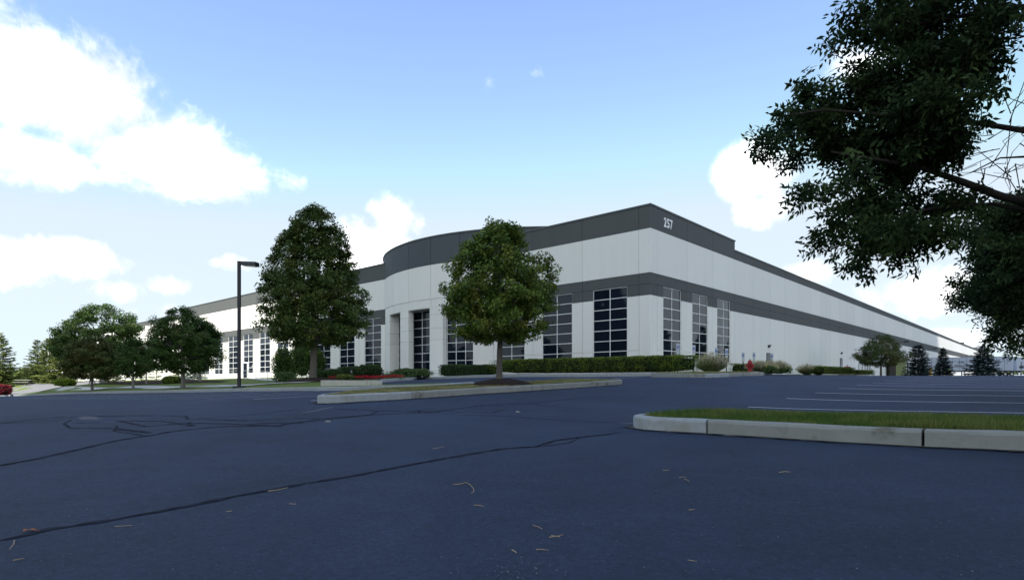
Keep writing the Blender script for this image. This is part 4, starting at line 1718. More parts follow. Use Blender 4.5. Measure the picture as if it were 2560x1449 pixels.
# --- red flower bed
def flower_plant(px, py, Y, i):
    p = Vector(sp(px, py, Y))
    z = max(gz(p.x, p.y) + .08, -.38 + (p.y - 27) * .020)
    r = np.random.default_rng(200 + i)
    root = tag(empty('red_flower', (p.x, p.y, z)), 'low red bedding flower in the bed behind the concrete planter', 'flower', 'red bedding flowers behind the planter')
    n = 60
    C = r.normal(size=(n, 3)) * np.array([.17, .17, .05]) + np.array([0, 0, .12])
    link('leaves', leaf_mesh('leaves', C, rdir(n, r), np.tile([0, -.3, 1.0], (n, 1)) + r.normal(size=(n, 3)) * .4, .10, .06), 'juniper', root)
    n = 46
    C = r.normal(size=(n, 3)) * np.array([.17, .17, .04]) + np.array([0, 0, .21])
    link('blossoms', leaf_mesh('blossoms', C, rdir(n, r), np.tile([0, -.7, .8], (n, 1)) + r.normal(size=(n, 3)) * .5, .085, .075), 'flower_red', root)


for i in range(70):
    px = 836 + (1000 - 836) * (i % 35) / 35 + random.uniform(-3, 3)
    if 853 < px < 872 and random.random() < .75:
        continue
    flower_plant(px, 945, 37.0 + (i // 35) * 1.2 + random.uniform(-.4, .4), i)
p = sp(862, 948, 36)
shrub('low_shrub', 'yellow green tuft breaking the row of red flowers', 'bush', (p[0], p[1], -.34 + (36 - 27) * .024), (.55, .4, .17), 'fir_lit', seed=130, n=1400, leaf=.09, power=1.8, rough=.2, core=.7)


# --- grass blades on the two near islands
def blades(name, poly, n, hmin, hmax, zoff, matn, seed, dens_fn=None):
    r = np.random.default_rng(seed)
    P = [(p.x, p.y) for p in poly]
    xs = [p[0] for p in P]
    ys = [p[1] for p in P]
    pts = np.empty((0, 2))
    while len(pts) < n:
        c = np.c_[r.uniform(min(xs), max(xs), n * 2), r.uniform(min(ys), max(ys), n * 2)]
        ins = np.zeros(len(c), bool)
        j = len(P) - 1
        for i in range(len(P)):
            xi, yi = P[i]
            xj, yj = P[j]
            cond = ((yi > c[:, 1]) != (yj > c[:, 1])) & (c[:, 0] < (xj - xi) * (c[:, 1] - yi) / (yj - yi + 1e-12) + xi)
            ins ^= cond
            j = i
        c = c[ins]
        if dens_fn is not None:
            c = c[dens_fn(c, r)]
        pts = np.vstack([pts, c])
    pts = pts[:n]
    z = ground_z(pts[:, 0], pts[:, 1]) + zoff
    patch = .75 + .25 * np.sin(pts[:, 0] * 2.1 + np.sin(pts[:, 1] * 1.7) * 2)
    h = r.uniform(hmin, hmax, n) * patch
    th = r.random(n) * 6.28
    wv = np.c_[np.cos(th), np.sin(th), np.zeros(n)] * .0035
    base = np.c_[pts, z]
    lean = np.c_[r.normal(size=n), r.normal(size=n), np.zeros(n)] * (h * .45)[:, None]
    tip = base + lean + np.c_[np.zeros(n), np.zeros(n), h]
    vs = np.stack([base - wv * 1.3, base + wv * 1.3, tip], 1).reshape(-1, 3)
    me = npmesh(name, vs, np.arange(n * 3).reshape(-1, 3))
    return tag(link(name, me, matn), 'short mown grass blades' if False else None, None, None, 'stuff')


g1 = blades('verge_grass', off(RI, .15), 110000, .06, .13, .145, 'grass_blade', 301)
g1['label'] = 'green mown grass on the kerbed verge in the right foreground'
g1['category'] = 'grass'
g2 = blades('island_grass', off(IS, .15), 60000, .035, .075, .15, 'dry_grass_blade', 302, lambda c, r: (np.hypot(c[:, 0] - T1.x, c[:, 1] - T1.y) > .8 + .15 * r.normal(size=len(c))))
g2['label'] = 'dry yellowish grass on the island round the linden tree'
g2['category'] = 'grass'
g3 = blades('hydrant_island_grass', off(HI, .15), 22000, .04, .08, .16, 'dry_grass_blade', 303)
g3['label'] = 'short dry grass on the small island with the hydrant'
g3['category'] = 'grass'


# ------------------------------------------------------------------ the overhanging ash trees on the right
def ash_tree(label, base, blobs, branches, Ymid, dY, n_comp, leaflet, seed, trunk_r, trunk_top, leafm='ash_leaf', twigs=0, twig_px=(2440, 2570, 230, 470), extra=(), n_extra=0):
    """foliage masses (px, py, rx, ry seen from the eye, set at their own depth) hung on limbs that grow from the trunk"""
    r = np.random.default_rng(seed)
    root = tag(empty('ash_tree', base), label, 'tree')
    B = Vector(base)
    area = np.array([b[2] * b[3] for b in blobs], float)
    cnt = (n_comp * area / area.sum()).astype(int)
    Cs = []
    for (px, py, rx, ry), k in zip(blobs, cnt):
        Yb = Ymid + r.uniform(-dY, dY) * .5
        # twiglet clumps inside the mass
        nc = max(3, k // 13)
        d = rdir(nc, r) * (r.random(nc) ** .40)[:, None]
        cen = np.array(sp(px, py, Yb)) + d * np.array([rx / F * Yb, dY * .55, ry / F * Yb])
        i = r.integers(0, nc, k)
        Cs.append(cen[i] + r.normal(size=(k, 3)) * .075)
    for (ex, ey, ez, ax_, ay_, az_) in extra:
        # the rest of the crown round the trunk
        k = n_extra // len(extra)
        nc = max(3, k // 13)
        d = rdir(nc, r) * (r.random(nc) ** .40)[:, None]
        cen = np.array([ex, ey, ez]) + d * np.array([ax_, ay_, az_])
        i = r.integers(0, nc, k)
        Cs.append(cen[i] + r.normal(size=(k, 3)) * .09)
    C = np.vstack(Cs) - np.array(B)
    n = len(C)
    # compound leaves: a drooping stalk with pairs of leaflets
    ax = unit(r.normal(size=(n, 3)) * np.array([1, 1, .55]) + np.array([-.25, 0, -.15]))
    nn = unit(np.cross(ax, rdir(n, r)) + np.array([0, 0, .5]))
    bb = unit(np.cross(nn, ax))
    LC, LA, LN, LL = [], [], [], []
    for j, s in ((0, 0), (1, 1), (1, -1), (2, 1), (2, -1), (3, 1), (3, -1)):
        pos = C + ax * leaflet * (1.6 - j * .62)
        a = ax * (1.0 if s == 0 else .55) + bb * s * .95 + r.normal(size=(n, 3)) * .16 + np.array([0, 0, -.18])
        a = unit(a)
        keep = r.random(n) < (.95 if j < 3 else .7)
        LC.append((pos + a * leaflet * .5)[keep])
        LA.append(a[keep])
        LN.append(unit(nn + r.normal(size=(n, 3)) * .35)[keep])
        LL.append((leaflet * r.uniform(.7, 1.2, n))[keep])
    LC, LA, LN, LL = map(np.concatenate, (LC, LA, LN, LL))
    link('crown', leaf_mesh('crown', LC, LA, LN, LL, LL * .40, .12), leafm, root)
    MB().tube([(0, 0, -.3), (0, 0, .2), (.05, 0, trunk_top * .5), (-.05, 0, trunk_top)], [trunk_r * 1.5, trunk_r * 1.1, trunk_r, trunk_r * .7], 14).build('trunk', 'bark_dark', root, smooth=True)
    MB().tube([(-.05, 0, trunk_top - .05), (.0, .1, trunk_top + 1.4), (.1, 0, trunk_top + 3.0)], [trunk_r * .68, trunk_r * .4, trunk_r * .1], 10).build('limb', 'bark_dark', root, smooth=True)
    for (pts, r0) in branches:
        P = [Vector(sp(*q)) - B for q in pts]
        P = [Vector((0, 0, min(trunk_top, max(1.2, P[0].z - .7)))), Vector((0, 0, min(trunk_top, max(1.2, P[0].z - .7)))).lerp(P[0], .5) + Vector((0, 0, .12))] + P
        m_ = len(P)
        rad = [max(.006, r0 * (1.3 - 1.15 * i / (m_ - 1))) for i in range(m_)]
        MB().tube(P, rad, 8).build('limb', 'bark_dark', root, smooth=True)
    for (ex, ey, ez, ax_, ay_, az_) in extra:
        t_ = Vector((ex, ey, ez)) - B
        st_ = Vector((0, 0, trunk_top * r.uniform(.75, 1.0)))
        md = st_.lerp(t_, .55) + Vector((0, 0, .35))
        MB().tube([st_, md, t_, t_ + (t_ - md) * .5], [trunk_r * .4, trunk_r * .26, trunk_r * .12, .008], 8).build('limb', 'bark_dark', root, smooth=True)
    if twigs:
        m = MB()
        for _ in range(twigs):
            a = Vector(sp(r.uniform(twig_px[0], twig_px[1]), r.uniform(twig_px[2], twig_px[3]), Ymid + r.uniform(-.4, .4))) - B
            d = Vector((r.normal() - .6, r.normal() * .5, r.normal() * .7)).normalized()
            L_ = r.uniform(.2, .5)
            b = a + d * L_
            c = b + (d + Vector((r.normal(), r.normal(), r.normal())) * .3).normalized() * L_ * .6
            m.tube([a, b, c], [.006, .004, .002], 4, cap=False)
        m.build('bare_twigs', 'bark_dark', root)
    return root


B1 = [(2340, 55, 165, 62), (2200, 35, 70, 40), (2430, 130, 95, 45), (2260, 195, 120, 52), (2400, 205, 90, 40), (2140, 240, 55, 34),
      (2060, 272, 72, 40), (2190, 310, 125, 56), (2330, 300, 100, 60), (1972, 285, 36, 36), (1965, 335, 34, 30), (2030, 350, 56, 34), (2110, 390, 78, 36), (2250, 405, 125, 48), (2375, 370, 45, 42),
      (2080, 470, 46, 25), (2190, 500, 88, 33), (2330, 505, 85, 33), (2080, 590, 46, 18), (2180, 590, 80, 30), (2290, 585, 66, 32), (2240, 645, 46, 16), (2160, 636, 34, 12), (2375, 590, 42, 24), (2130, 560, 46, 22)]
base1 = Vector((6.75, 5.45, 0))
base1.z = gz(base1.x, base1.y) + .14
ash_tree('large ash tree whose leafy branches hang into the photo from the upper right', base1, B1,
         [([(2640, 520, 7.4), (2500, 490, 7.2), (2400, 452, 7.0), (2300, 418, 6.9), (2200, 400, 6.8), (2080, 380, 6.6)], .06),
          ([(2660, 540, 7.4), (2480, 510, 7.3), (2340, 520, 7.2), (2200, 545, 7.0), (2100, 570, 6.9)], .035),
          ([(2640, 340, 7.2), (2520, 320, 7.1), (2400, 300, 7.0), (2250, 290, 6.9), (2060, 275, 6.7), (1960, 290, 6.6)], .04),
          ([(2640, 10, 7.1), (2520, 22, 7.0), (2420, 38, 7.0), (2300, 60, 6.9), (2180, 50, 6.8)], .045),
          ([(2640, 30, 7.3), (2500, 48, 7.2), (2400, 80, 7.1), (2300, 150, 7.0)], .03),
          ([(2600, 390, 7.2), (2500, 395, 7.2), (2430, 430, 7.1)], .022)],
         7.0, 1.4, 6600, .092, 401, .20, 2.3, twigs=45,
         extra=[(7.4, 5.4, 4.9, 1.5, 1.5, 1.1), (7.2, 3.9, 4.2, 1.5, 1.2, 1.0), (8.4, 6.2, 4.0, 1.3, 1.2, 1.0), (8.6, 4.6, 3.6, 1.2, 1.2, .9), (6.4, 3.6, 5.4, 1.3, 1.2, .9), (5.4, 4.6, 5.6, 1.2, 1.2, .8), (8.0, 3.0, 3.0, 1.0, .9, .8), (7.4, 6.2, 5.8, 1.2, 1.0, .8)], n_extra=6500)
B2 = [(2520, 560, 66, 55), (2580, 640, 95, 75), (2495, 640, 44, 32), (2475, 735, 46, 36), (2555, 760, 66, 50), (2425, 735, 16, 18), (2540, 815, 32, 24), (2585, 850, 34, 30), (2610, 540, 55, 70), (2575, 500, 34, 30), (2450, 700, 20, 16), (2520, 700, 50, 34)]
base2 = Vector((14.6, 14.0, 0))
base2.z = gz(base2.x, base2.y)
ash_tree('darker ash tree standing behind the large one at the right edge', base2, B2,
         [([(2700, 640, 13.6), (2600, 620, 13.3), (2500, 610, 13.0), (2430, 640, 12.9)], .06), ([(2700, 760, 13.4), (2560, 760, 13.2), (2440, 745, 13.0)], .05), ([(2700, 830, 13.4), (2580, 835, 13.2), (2480, 840, 13.0)], .035)],
         13.0, 2.2, 7500, .11, 402, .22, 2.2, twigs=0,
         extra=[(15.6, 13.6, 4.6, 1.8, 1.6, 1.2), (16.6, 14.6, 3.6, 1.5, 1.5, 1.2), (15.6, 12.2, 3.4, 1.5, 1.3, 1.1), (15.4, 15.2, 5.2, 1.4, 1.3, 1.0), (14.6, 13.4, 5.9, 1.4, 1.3, .9), (17.0, 13.0, 2.8, 1.1, 1.1, .9)], n_extra=5200)
mulch_ring((base2.x, base2.y), 1.1, .12, gz)

# ------------------------------------------------------------------ trees by the dock
p = sp(2203, 941, 62)
deciduous('crab_apple_tree', 'small open crowned tree with thin trunk left of the dock spruces', 'tree', (p[0], p[1], gz(p[0], p[1]) - .05), 4.35, 1.1, [(0, .6), (.1, 2.0), (.3, 2.4), (.5, 2.0), (.7, 1.45), (.88, .8), (1, .3)], .10, 'small_tree_leaf', 'bark', clumps=300, crad=.42, per=95, leaf=.13, seed=501, asp=.4, limbs=20)
for px, top, Y, Rb, sd, lab, mt_ in [(2295, 863, 70, 1.55, 511, 'dense column shaped dark spruce tree left of the trailers', 'spruce_blue'),
                                      (2358, 869, 74, 1.25, 512, 'narrow blue spruce tree in front of the ribbed trailer', 'spruce_blue'),
                                      (2457, 865, 70, 2.15, 513, 'wide blue spruce tree between the two trailers', 'spruce_blue')]:
    p = sp(px, 941, Y)
    z = gz(p[0], p[1]) - .1
    H = (PY0 - top) / F * Y - z
    conifer('spruce_tree', lab, 'tree', (p[0], p[1], z), H, Rb, mt_, seed=sd, needle=.24, whorls=24, per=12, power=.55 if sd == 511 else .85, irregular=.10 if sd == 511 else .22)


# wooded rise far behind the trailers and beyond the lawn
def wood_mass(name, label, c, half, seed, n=5000, leaf=1.3):
    r = np.random.default_rng(seed)
    cc = r.normal(size=(60, 3)) * np.array(half) * np.array([.5, .5, .25])
    cc[:, 2] = np.abs(cc[:, 2]) + half[2] * .3
    C, A, N, L, W = clump_leaves(cc, half[2] * .38, n // 60, leaf, r, np.zeros(3))
    o = link(name, leaf_mesh(name, C, A, N, L, W), 'woods_leaf', None, c)
    return tag(o, label, 'woods', None, 'stuff')


q = sp(2540, 930, 420)
wood_mass('woods', 'wooded rise far behind the white trailers', (q[0], q[1], 0), (18, 10, 15), 601)
q = sp(20, 950, 260)
wood_mass('woods', 'distant green thicket behind the picnic table', (q[0], q[1], -3), (40, 10, 8), 602)


# ------------------------------------------------------------------ trailers on the dock
def trailer(label, rear, dirv, L, z0, ribs=True, lettering=False, H=2.75, Wd=2.5):
    d = Vector((dirv.x, dirv.y, 0)).normalized()
    n = Vector((-d.y, d.x, 0))
    if n.y > 0:
        n = -n
    root = tag(empty('trailer', (rear.x, rear.y, z0)), label, 'trailer')

    def fx(s, w_, z):
        q = d * s + n * w_
        return (q.x, q.y, z)
    h = Wd / 2
    b0 = 1.18
    bd = MB().box(0, L, -h, h, b0, b0 + H).xf(fx).build('cargo_box', 'trailer_white', root)
    if ribs:
        k = 0
        s = .5
        while s < L - .3:
            MB().box(s, s + .07, h, h + .03, b0 + .1, b0 + H - .12).xf(fx).build('rib', 'trailer_rib', bd)
            s += 1.2
        MB().box(.1, L - .1, h + .001, h + .035, b0 + H - .85, b0 + H - .80).xf(fx).build('side_rail', 'trailer_rib', bd)
        MB().box(.1, 5.5, h + .002, h + .036, b0 + .28, b0 + .40).xf(fx).build('stripe', 'trailer_green', bd)
    MB().box(-.02, L + .02, -h - .02, h + .02, b0 - .16, b0 - .01).xf(fx).build('floor_frame', 'dark_metal', root)
    MB().box(-.03, L + .03, -h - .03, h + .03, b0 + H + .001, b0 + H + .06).xf(fx).build('roof_rail', 'trailer_rib', root)
    for s in (1.2, 2.5):
        for w_ in (-h + .15, h - .15):
            m = MB().tube([Vector(fx(s, w_ - .14, .5)), Vector(fx(s, w_ + .14, .5))], .5, 16)
            t_ = m.build('wheel', 'tyre', root)
            MB().tube([Vector(fx(s, w_ + (.145 if w_ > 0 else -.145), .5)), Vector(fx(s, w_ + (.16 if w_ > 0 else -.16), .5))], .27, 12).build('rim', 'hub', t_)
    for w_ in (-.7, .7):
        MB().box(L - 3.0, L - 2.85, w_ - .07, w_ + .07, .02, b0 - .15).xf(fx).build('landing_leg', 'dark_metal', root)
    m = MB().box(.0, .12, -h + .1, h - .1, .5, .62).box(.02, .10, -.8, -.7, .6, b0 - .1).box(.02, .10, .7, .8, .6, b0 - .1)
    m.xf(fx)
    m.build('rear_bumper', 'dark_metal', root)
    if lettering:
        for body, s0, z_, sz, mt_ in (('rn', 6.3, b0 + 1.55, 1.0, 'letter_dark'), ('riner', 5.5, b0 + .75, .95, 'letter_dark'), ('M', 2.6, b0 + .45, .8, 'trailer_green')):
            me = text_mesh(body, sz, .008)
            co = np.empty(len(me.vertices) * 3, np.float32)
            me.vertices.foreach_get('co', co)
            co = co.reshape(-1, 3)
            out = [fx(s0 + c[0] + c[1] * .2, h + .05 + c[2], z_ + c[1]) for c in co]
            me.vertices.foreach_set('co', np.array(out, np.float32).ravel())
            link('lettering', me, mt_, bd)
    return root


rr_ = bxy(121, -.6)
trailer('white ribbed trailer with green stripe docked at the side wall', rr_, -V, 15.0, gz(rr_.x + 5, rr_.y - 4), lettering=True)
r2 = Vector((sp(2537, 930, 140)[0], 140))
trailer('pale smooth sided trailer parked right of the wide blue spruce', r2, Vector((-1, .25)), 13.5, gz(r2.x, r2.y), ribs=False)
r3 = Vector((sp(2620, 930, 128)[0], 128))
trailer('white trailer cut off by the right edge of the photo', r3, Vector((-1, .15)), 6.9, gz(r3.x, r3.y), ribs=False)

# olive compactor with its dark hopper
q = sp(2232, 940, 100)
cz = gz(q[0], q[1])
cpt = tag(empty('trash_compactor', (q[0], q[1], cz)), 'olive green trash compactor with dark hopper behind the small open tree', 'container')
MB().box(-.1, 1.55, -1, 1, .1, 2.9).build('container_box', 'olive_metal', cpt)
MB().box(-1.15, -.12, -1, 1, .0, 2.4).build('hopper', 'brown_metal', cpt)
for x in (.3, .75, 1.2):
    MB().box(x, x + .06, -1.05, -1.001, .12, 2.85).build('rib', 'olive_metal', cpt)
MB().box(1.56, 1.62, -.9, -.8, 0, 3.0).box(1.9, 1.96, -.9, -.8, 0, 2.4).box(1.62, 1.9, -.88, -.82, 2.2, 2.3).build('guard_rail', 'rail_grey', cpt)

# yellow bollards
for px, Y, ht, lab in ((2326, 84, 1.05, 'tall yellow bollard beside the column shaped spruce'), (2374, 92, .95, 'yellow bollard right of the narrow blue spruce')):
    p = sp(px, 938, Y)
    z = gz(p[0], p[1])
    b = tag(empty('bollard', (p[0], p[1], z)), lab, 'bollard', 'yellow dock bollards')
    MB().lathe([(.16, -.1), (.16, ht), (.14, ht + .08), (.06, ht + .13)], (0, 0, 0), 14).build('post', 'yellow_paint', b, smooth=False)
    MB().lathe([(.25, -.1), (.25, .04)], (0, 0, 0), 14).build('base', 'concrete', b)

# dark notice on a thin post at the right edge
p = Vector(sp(2553, 938, 52))
z = gz(p.x, p.y)
s_ = tag(empty('notice_sign', (p.x, p.y, z)), 'small dark rectangular sign on thin post at the right edge', 'sign')
MB().box(-.025, .025, -.025, .025, -.2, (PY0 - 903) / F * 52 - z).build('post', 'rail_grey', s_)
zc = (PY0 - 917) / F * 52 - z
MB().box(-.19, .19, -.045, -.027, zc - .11, zc + .11).build('plate', 'sign_navy', s_)

# ------------------------------------------------------------------ dock landing and stairs
L0 = bxy(51.5, 0)
st = tag(empty('dock_stairs', (L0.x, L0.y, 0)), 'concrete landing and steps with grey pipe railing at the dock side door', 'stairs')


def sx(u, v, z):
    q = bw(u, v, z)
    return (q[0] - L0.x, q[1] - L0.y, q[2])


def sbox(u0, u1, v0, v1, z0, z1, name, mt_, parent=st):
    return MB().hexa([sx(u0, v0, z0), sx(u1, v0, z0), sx(u1, v1, z0), sx(u0, v1, z0), sx(u0, v0, z1), sx(u1, v0, z1), sx(u1, v1, z1), sx(u0, v1, z1)]).build(name, mt_, parent)


sbox(49.8, 55.5, -1.9, -.01, -1.2, .42, 'landing', 'concrete')
for k in range(7):
    sbox(55.51 + k * .9, 55.5 + (k + 1) * .9, -1.9, -.01, -1.5, .42 - .17 * (k + 1), 'step', 'concrete')
for u_ in (51.5, 53.5, 55.3):
    MB().tube([sx(u_, -1.85, .42), sx(u_, -1.85, 1.45)], .035, 8).build('rail_post', 'rail_grey', st)
for k in range(4):
    u_ = 56.8 + k * 1.5
    zt = .42 - .17 * ((u_ - 55.5) / .9)
    MB().tube([sx(u_, -1.85, zt), sx(u_, -1.85, zt + 1.03)], .035, 8).build('rail_post', 'rail_grey', st)
for hh in (.45, .75, 1.03):
    MB().tube([sx(51.5, -1.85, .42 + hh), sx(55.3, -1.85, .42 + hh), sx(61.6, -1.85, .42 + hh - .17 * 6.8)], .028, 8).build('rail', 'rail_grey', st)


# red pipe valves on the side wall
def standpipe(u, z, label):
    c = bw(u, 0, z)
    o = tag(empty('pipe_valve', c), label, 'pipe valve')
    d = Vector((-V.x, -V.y, 0))
    a = Vector((U.x, U.y, 0))
    MB().tube([d * -.02, d * .35], .07, 8).build('stub', 'pipe_red', o)
    MB().tube([d * .35 - a * .45, d * .35 + a * .45], .085, 8).build('manifold', 'pipe_red', o)
    for s in (-.45, .45):
        MB().tube([d * .35 + a * s, d * .62 + a * s + Vector((0, 0, -.04))], [.07, .10], 8).build('outlet', 'pipe_red', o)
    MB().tube([d * .35, d * .35 + Vector((0, 0, .26))], [.03, .03], 6).build('stem', 'pipe_red', o)
    MB().tube([d * .35 + Vector((0, 0, .25)), d * .35 + Vector((0, 0, .28))], .13, 10).build('handwheel', 'pipe_red', o)


standpipe(25.2, 1.10, 'red sprinkler pipe valve on the wall right of the grey side door')
standpipe(52.5, .98, 'red sprinkler pipe valve on the wall by the dock landing')

# ------------------------------------------------------------------ fire hydrant
h0 = HI_O + U * 6.15 + V * .5
hz = gz(h0.x, h0.y) + .19
hy_ = tag(empty('fire_hydrant', (h0.x, h0.y, hz)), 'red fire hydrant on the small kerbed island before the side wall', 'hydrant')
MB().lathe([(.16, -.12), (.16, .05), (.13, .06), (.11, .07), (.10, .10), (.095, .36), (.11, .37), (.135, .38), (.135, .42), (.115, .43), (.105, .50), (.075, .57), (.045, .60), (.028, .605), (.028, .66)], (0, 0, 0), 18).build('barrel', 'hydrant_red', hy_, smooth=False)
for a_, rr0 in ((0, .055), (math.pi, .055), (-math.pi / 2 + .5, .075)):
    d = Vector((math.cos(a_), math.sin(a_), 0))
    m = MB().tube([d * .08 + Vector((0, 0, .30)), d * .16 + Vector((0, 0, .30))], rr0, 10)
    nz_ = m.build('nozzle', 'hydrant_red', hy_)
    MB().tube([d * .161 + Vector((0, 0, .30)), d * .20 + Vector((0, 0, .30))], [rr0 * 1.25, rr0 * 1.15], 8).build('cap', 'hydrant_red', nz_)
for k in range(8):
    a_ = k * math.pi / 4
    MB().tube([(math.cos(a_) * .145, math.sin(a_) * .145, .05), (math.cos(a_) * .145, math.sin(a_) * .145, .075)], .014, 6).build('bolt', 'hydrant_red', hy_)
MB().box(-.30, .30, -.30, .30, -.06, .0).build('pad', 'concrete', hy_)


# ------------------------------------------------------------------ accessible parking signs
def access_sign(px, top, vv, label, i):
    # stands on a line parallel to the side wall
    o_ = CORNER + V * vv
    r_ = (px - PX0) / F
    t = (r_ * o_.y - o_.x) / (U.x - r_ * U.y)
    q = o_ + U * t
    z = gz(q.x, q.y) + .08
    ztop = (PY0 - top) / F * q.y
    root = tag(empty('parking_sign', (q.x, q.y, z)), label, 'sign', 'accessible parking signs along the side wall')
    rz = math.atan2(-q.x, q.y) * .35 + math.atan2(V.y, V.x) - math.pi + R(40) * 0
    root.rotation_euler = (0, 0, math.atan2(U.y, U.x) - math.pi / 2 + R(52 - 5 * i))
    H = ztop - z
    MB().box(-.028, .028, -.018, .018, -.3, H - .02).build('post', 'post_black', root)
    ph = .40
    pl = MB().box(-.10, .10, -.030, -.020, H - ph, H).build('plate', 'sign_white', root)
    MB().box(-.075, .075, -.034, -.0305, H - ph + .07, H - ph + .25).build('blue_field', 'sign_blue', pl)
    # wheelchair mark
    m = MB()
    cx, cz = .0, H - ph + .125
    for k in range(10):
        a0, a1 = R(110 + k * 27), R(110 + (k + 1) * 27)
        m.add([(cx + .034 * math.cos(a0), -.036, cz + .034 * math.sin(a0)), (cx + .034 * math.cos(a1), -.036, cz + .034 * math.sin(a1)), (cx + .024 * math.cos(a1), -.036, cz + .024 * math.sin(a1)), (cx + .024 * math.cos(a0), -.036, cz + .024 * math.sin(a0))], [(0, 1, 2, 3)])
    m.box(-.012, .0, -.0362, -.0345, cz + .015, cz + .075).box(.0, .034, -.0362, -.0345, cz + .015, cz + .027).box(.026, .036, -.0362, -.0345, cz - .03, cz + .015)
    m.lathe([(.001, 0), (.011, .004), (.011, .012), (.001, .016)], (-.006, -.0355, cz + .078), 8)
    m.build('wheelchair_symbol', 'white_paint', pl)
    MB().box(-.075, .075, -.040, -.0368, H - ph + .30, H - ph + .315).box(-.06, .06, -.040, -.0368, H - ph + .34, H - ph + .352).build('print', 'sign_blue', pl)
    MB().box(-.09, .09, -.030, -.020, H - ph - .23, H - ph - .03).build('lower_plate', 'sign_grey', root)


for i, (px, top, vv, lab) in enumerate([(1694.6, 857.7, -3.2, 'accessible parking sign before the first side window, nearest the building corner'), (1734, 862, -3.2, 'accessible parking sign at the left edge of the second side window'),
                                        (1790.5, 868.5, -3.2, 'accessible parking sign between the second and third side windows'), (1816, 870.6, -3.2, 'accessible parking sign before the third side window'),
                                        (1857.7, 880.5, -3.2, 'accessible parking sign before the blank wall left of the hydrant'), (1884.7, 880.5, -3.2, 'leaning accessible parking sign right behind the hydrant'),
                                        (1929.7, 883, -3.2, 'accessible parking sign just right of the grey side door')]):
    access_sign(px, top, vv, lab, i)

# ------------------------------------------------------------------ parking lot lamp
p = Vector(sp(597.8, 965.5, 32))
z = lz(p.x, p.y)
lp = tag(empty('lamp_post', (p.x, p.y, z)), 'tall black square lamp post with one shoebox head on the lawn', 'lamp post')
Ht = (PY0 - 654) / F * 32 - z
MB().box(-.072, .072, -.072, .072, -.1, Ht).build('pole', 'black_metal', lp)
MB().box(-.24, .24, -.24, .24, -.2, .10).build('base', 'black_metal', lp)
MB().box(-.09, .09, -.09, .09, Ht + .001, Ht + .02).build('pole_cap', 'black_metal', lp)
ar = MB().tube([(.085, 0, Ht - .10), (.20, -.05, Ht - .10)], .04, 8).build('arm', 'bright_metal', lp)
hd = MB().hexa([(.19, -.28, Ht - .22), (1.06, -.45, Ht - .30), (1.10, .0, Ht - .30), (.23, .17, Ht - .22), (.19, -.26, Ht - .02), (1.06, -.42, Ht - .08), (1.10, -.03, Ht - .08), (.23, .14, Ht - .02)]).build('lamp_head', 'black_metal', lp)
MB().hexa([(.30, -.25, Ht - .255), (.98, -.38, Ht - .315), (1.0, -.06, Ht - .315), (.32, .08, Ht - .255), (.30, -.25, Ht - .245), (.98, -.38, Ht - .305), (1.0, -.06, Ht - .305), (.32, .08, Ht - .245)]).build('lens', 'lamp_glass', hd)


# ------------------------------------------------------------------ path lights, planter, railing
def path_light(px, Y, top, lab):
    p = Vector(sp(px, 940, Y))
    z = max(gz(p.x, p.y) + .15, -.2)
    H = (PY0 - top) / F * Y - z
    o = tag(empty('path_light', (p.x, p.y, z)), lab, 'path light', 'black path lights by the entrance')
    MB().lathe([(.075, -.1), (.075, H * .74)], (0, 0, 0), 12).build('post', 'black_metal', o)
    MB().lathe([(.05, H * .741), (.05, H * .86)], (0, 0, 0), 12).build('lens', 'lamp_glass', o)
    MB().lathe([(.085, H * .861), (.09, H * .97), (.06, H)], (0, 0, 0), 12).build('cap', 'black_metal', o)


path_light(878.5, 43, 923, 'black path light rising from the red flowers, left of the shrubs')
path_light(957, 45, 924, 'black path light beside the left entrance pier')
path_light(1002, 46, 920.5, 'black path light at the foot of the left entrance column')
path_light(1190, 44, 917, 'black path light at the left end of the round dark shrub')

pl_ = tag(empty('planter', (PL_A.x, PL_A.y, lz(PL_A.x, PL_A.y))), 'low weathered concrete planter wall in front of the red flowers', 'planter')
PO = Vector(pl_.location)
ztp = (PY0 - 950) / F * 26.5


def wallbox(a, b, th, name, dz=0.0):
    t = (b - a).normalized()
    n = Vector((-t.y, t.x)) * th
    c = [a, b, b + n, a + n]
    lo = [(q_.x - PO.x, q_.y - PO.y, -.45) for q_ in c]
    hi = [(q_.x - PO.x, q_.y - PO.y, ztp - PO.z + dz) for q_ in c]
    return MB().hexa(lo + hi).build(name, 'planter_concrete', pl_)


jn = PL_A.lerp(PL_B, .74)
wallbox(PL_A, jn, .25, 'wall_block')
wallbox(jn + (PL_B - PL_A).normalized() * .015, PL_B, .25, 'wall_block', -.015)
wallbox(PL_B + Vector((.0, .0)), Vector((-7.45, 33.3)), .22, 'wall_block', -.03)
MB().hexa([(q_.x - PO.x, q_.y - PO.y, zz) for zz in (ztp - PO.z - .012, ztp - PO.z + .03) for q_ in (jn + Vector((.1, .0)), PL_B + Vector((0, .0)), PL_B + Vector((.05, .30)), jn + Vector((.15, .30)))]).build('cap_stone', 'kerb_concrete', pl_)

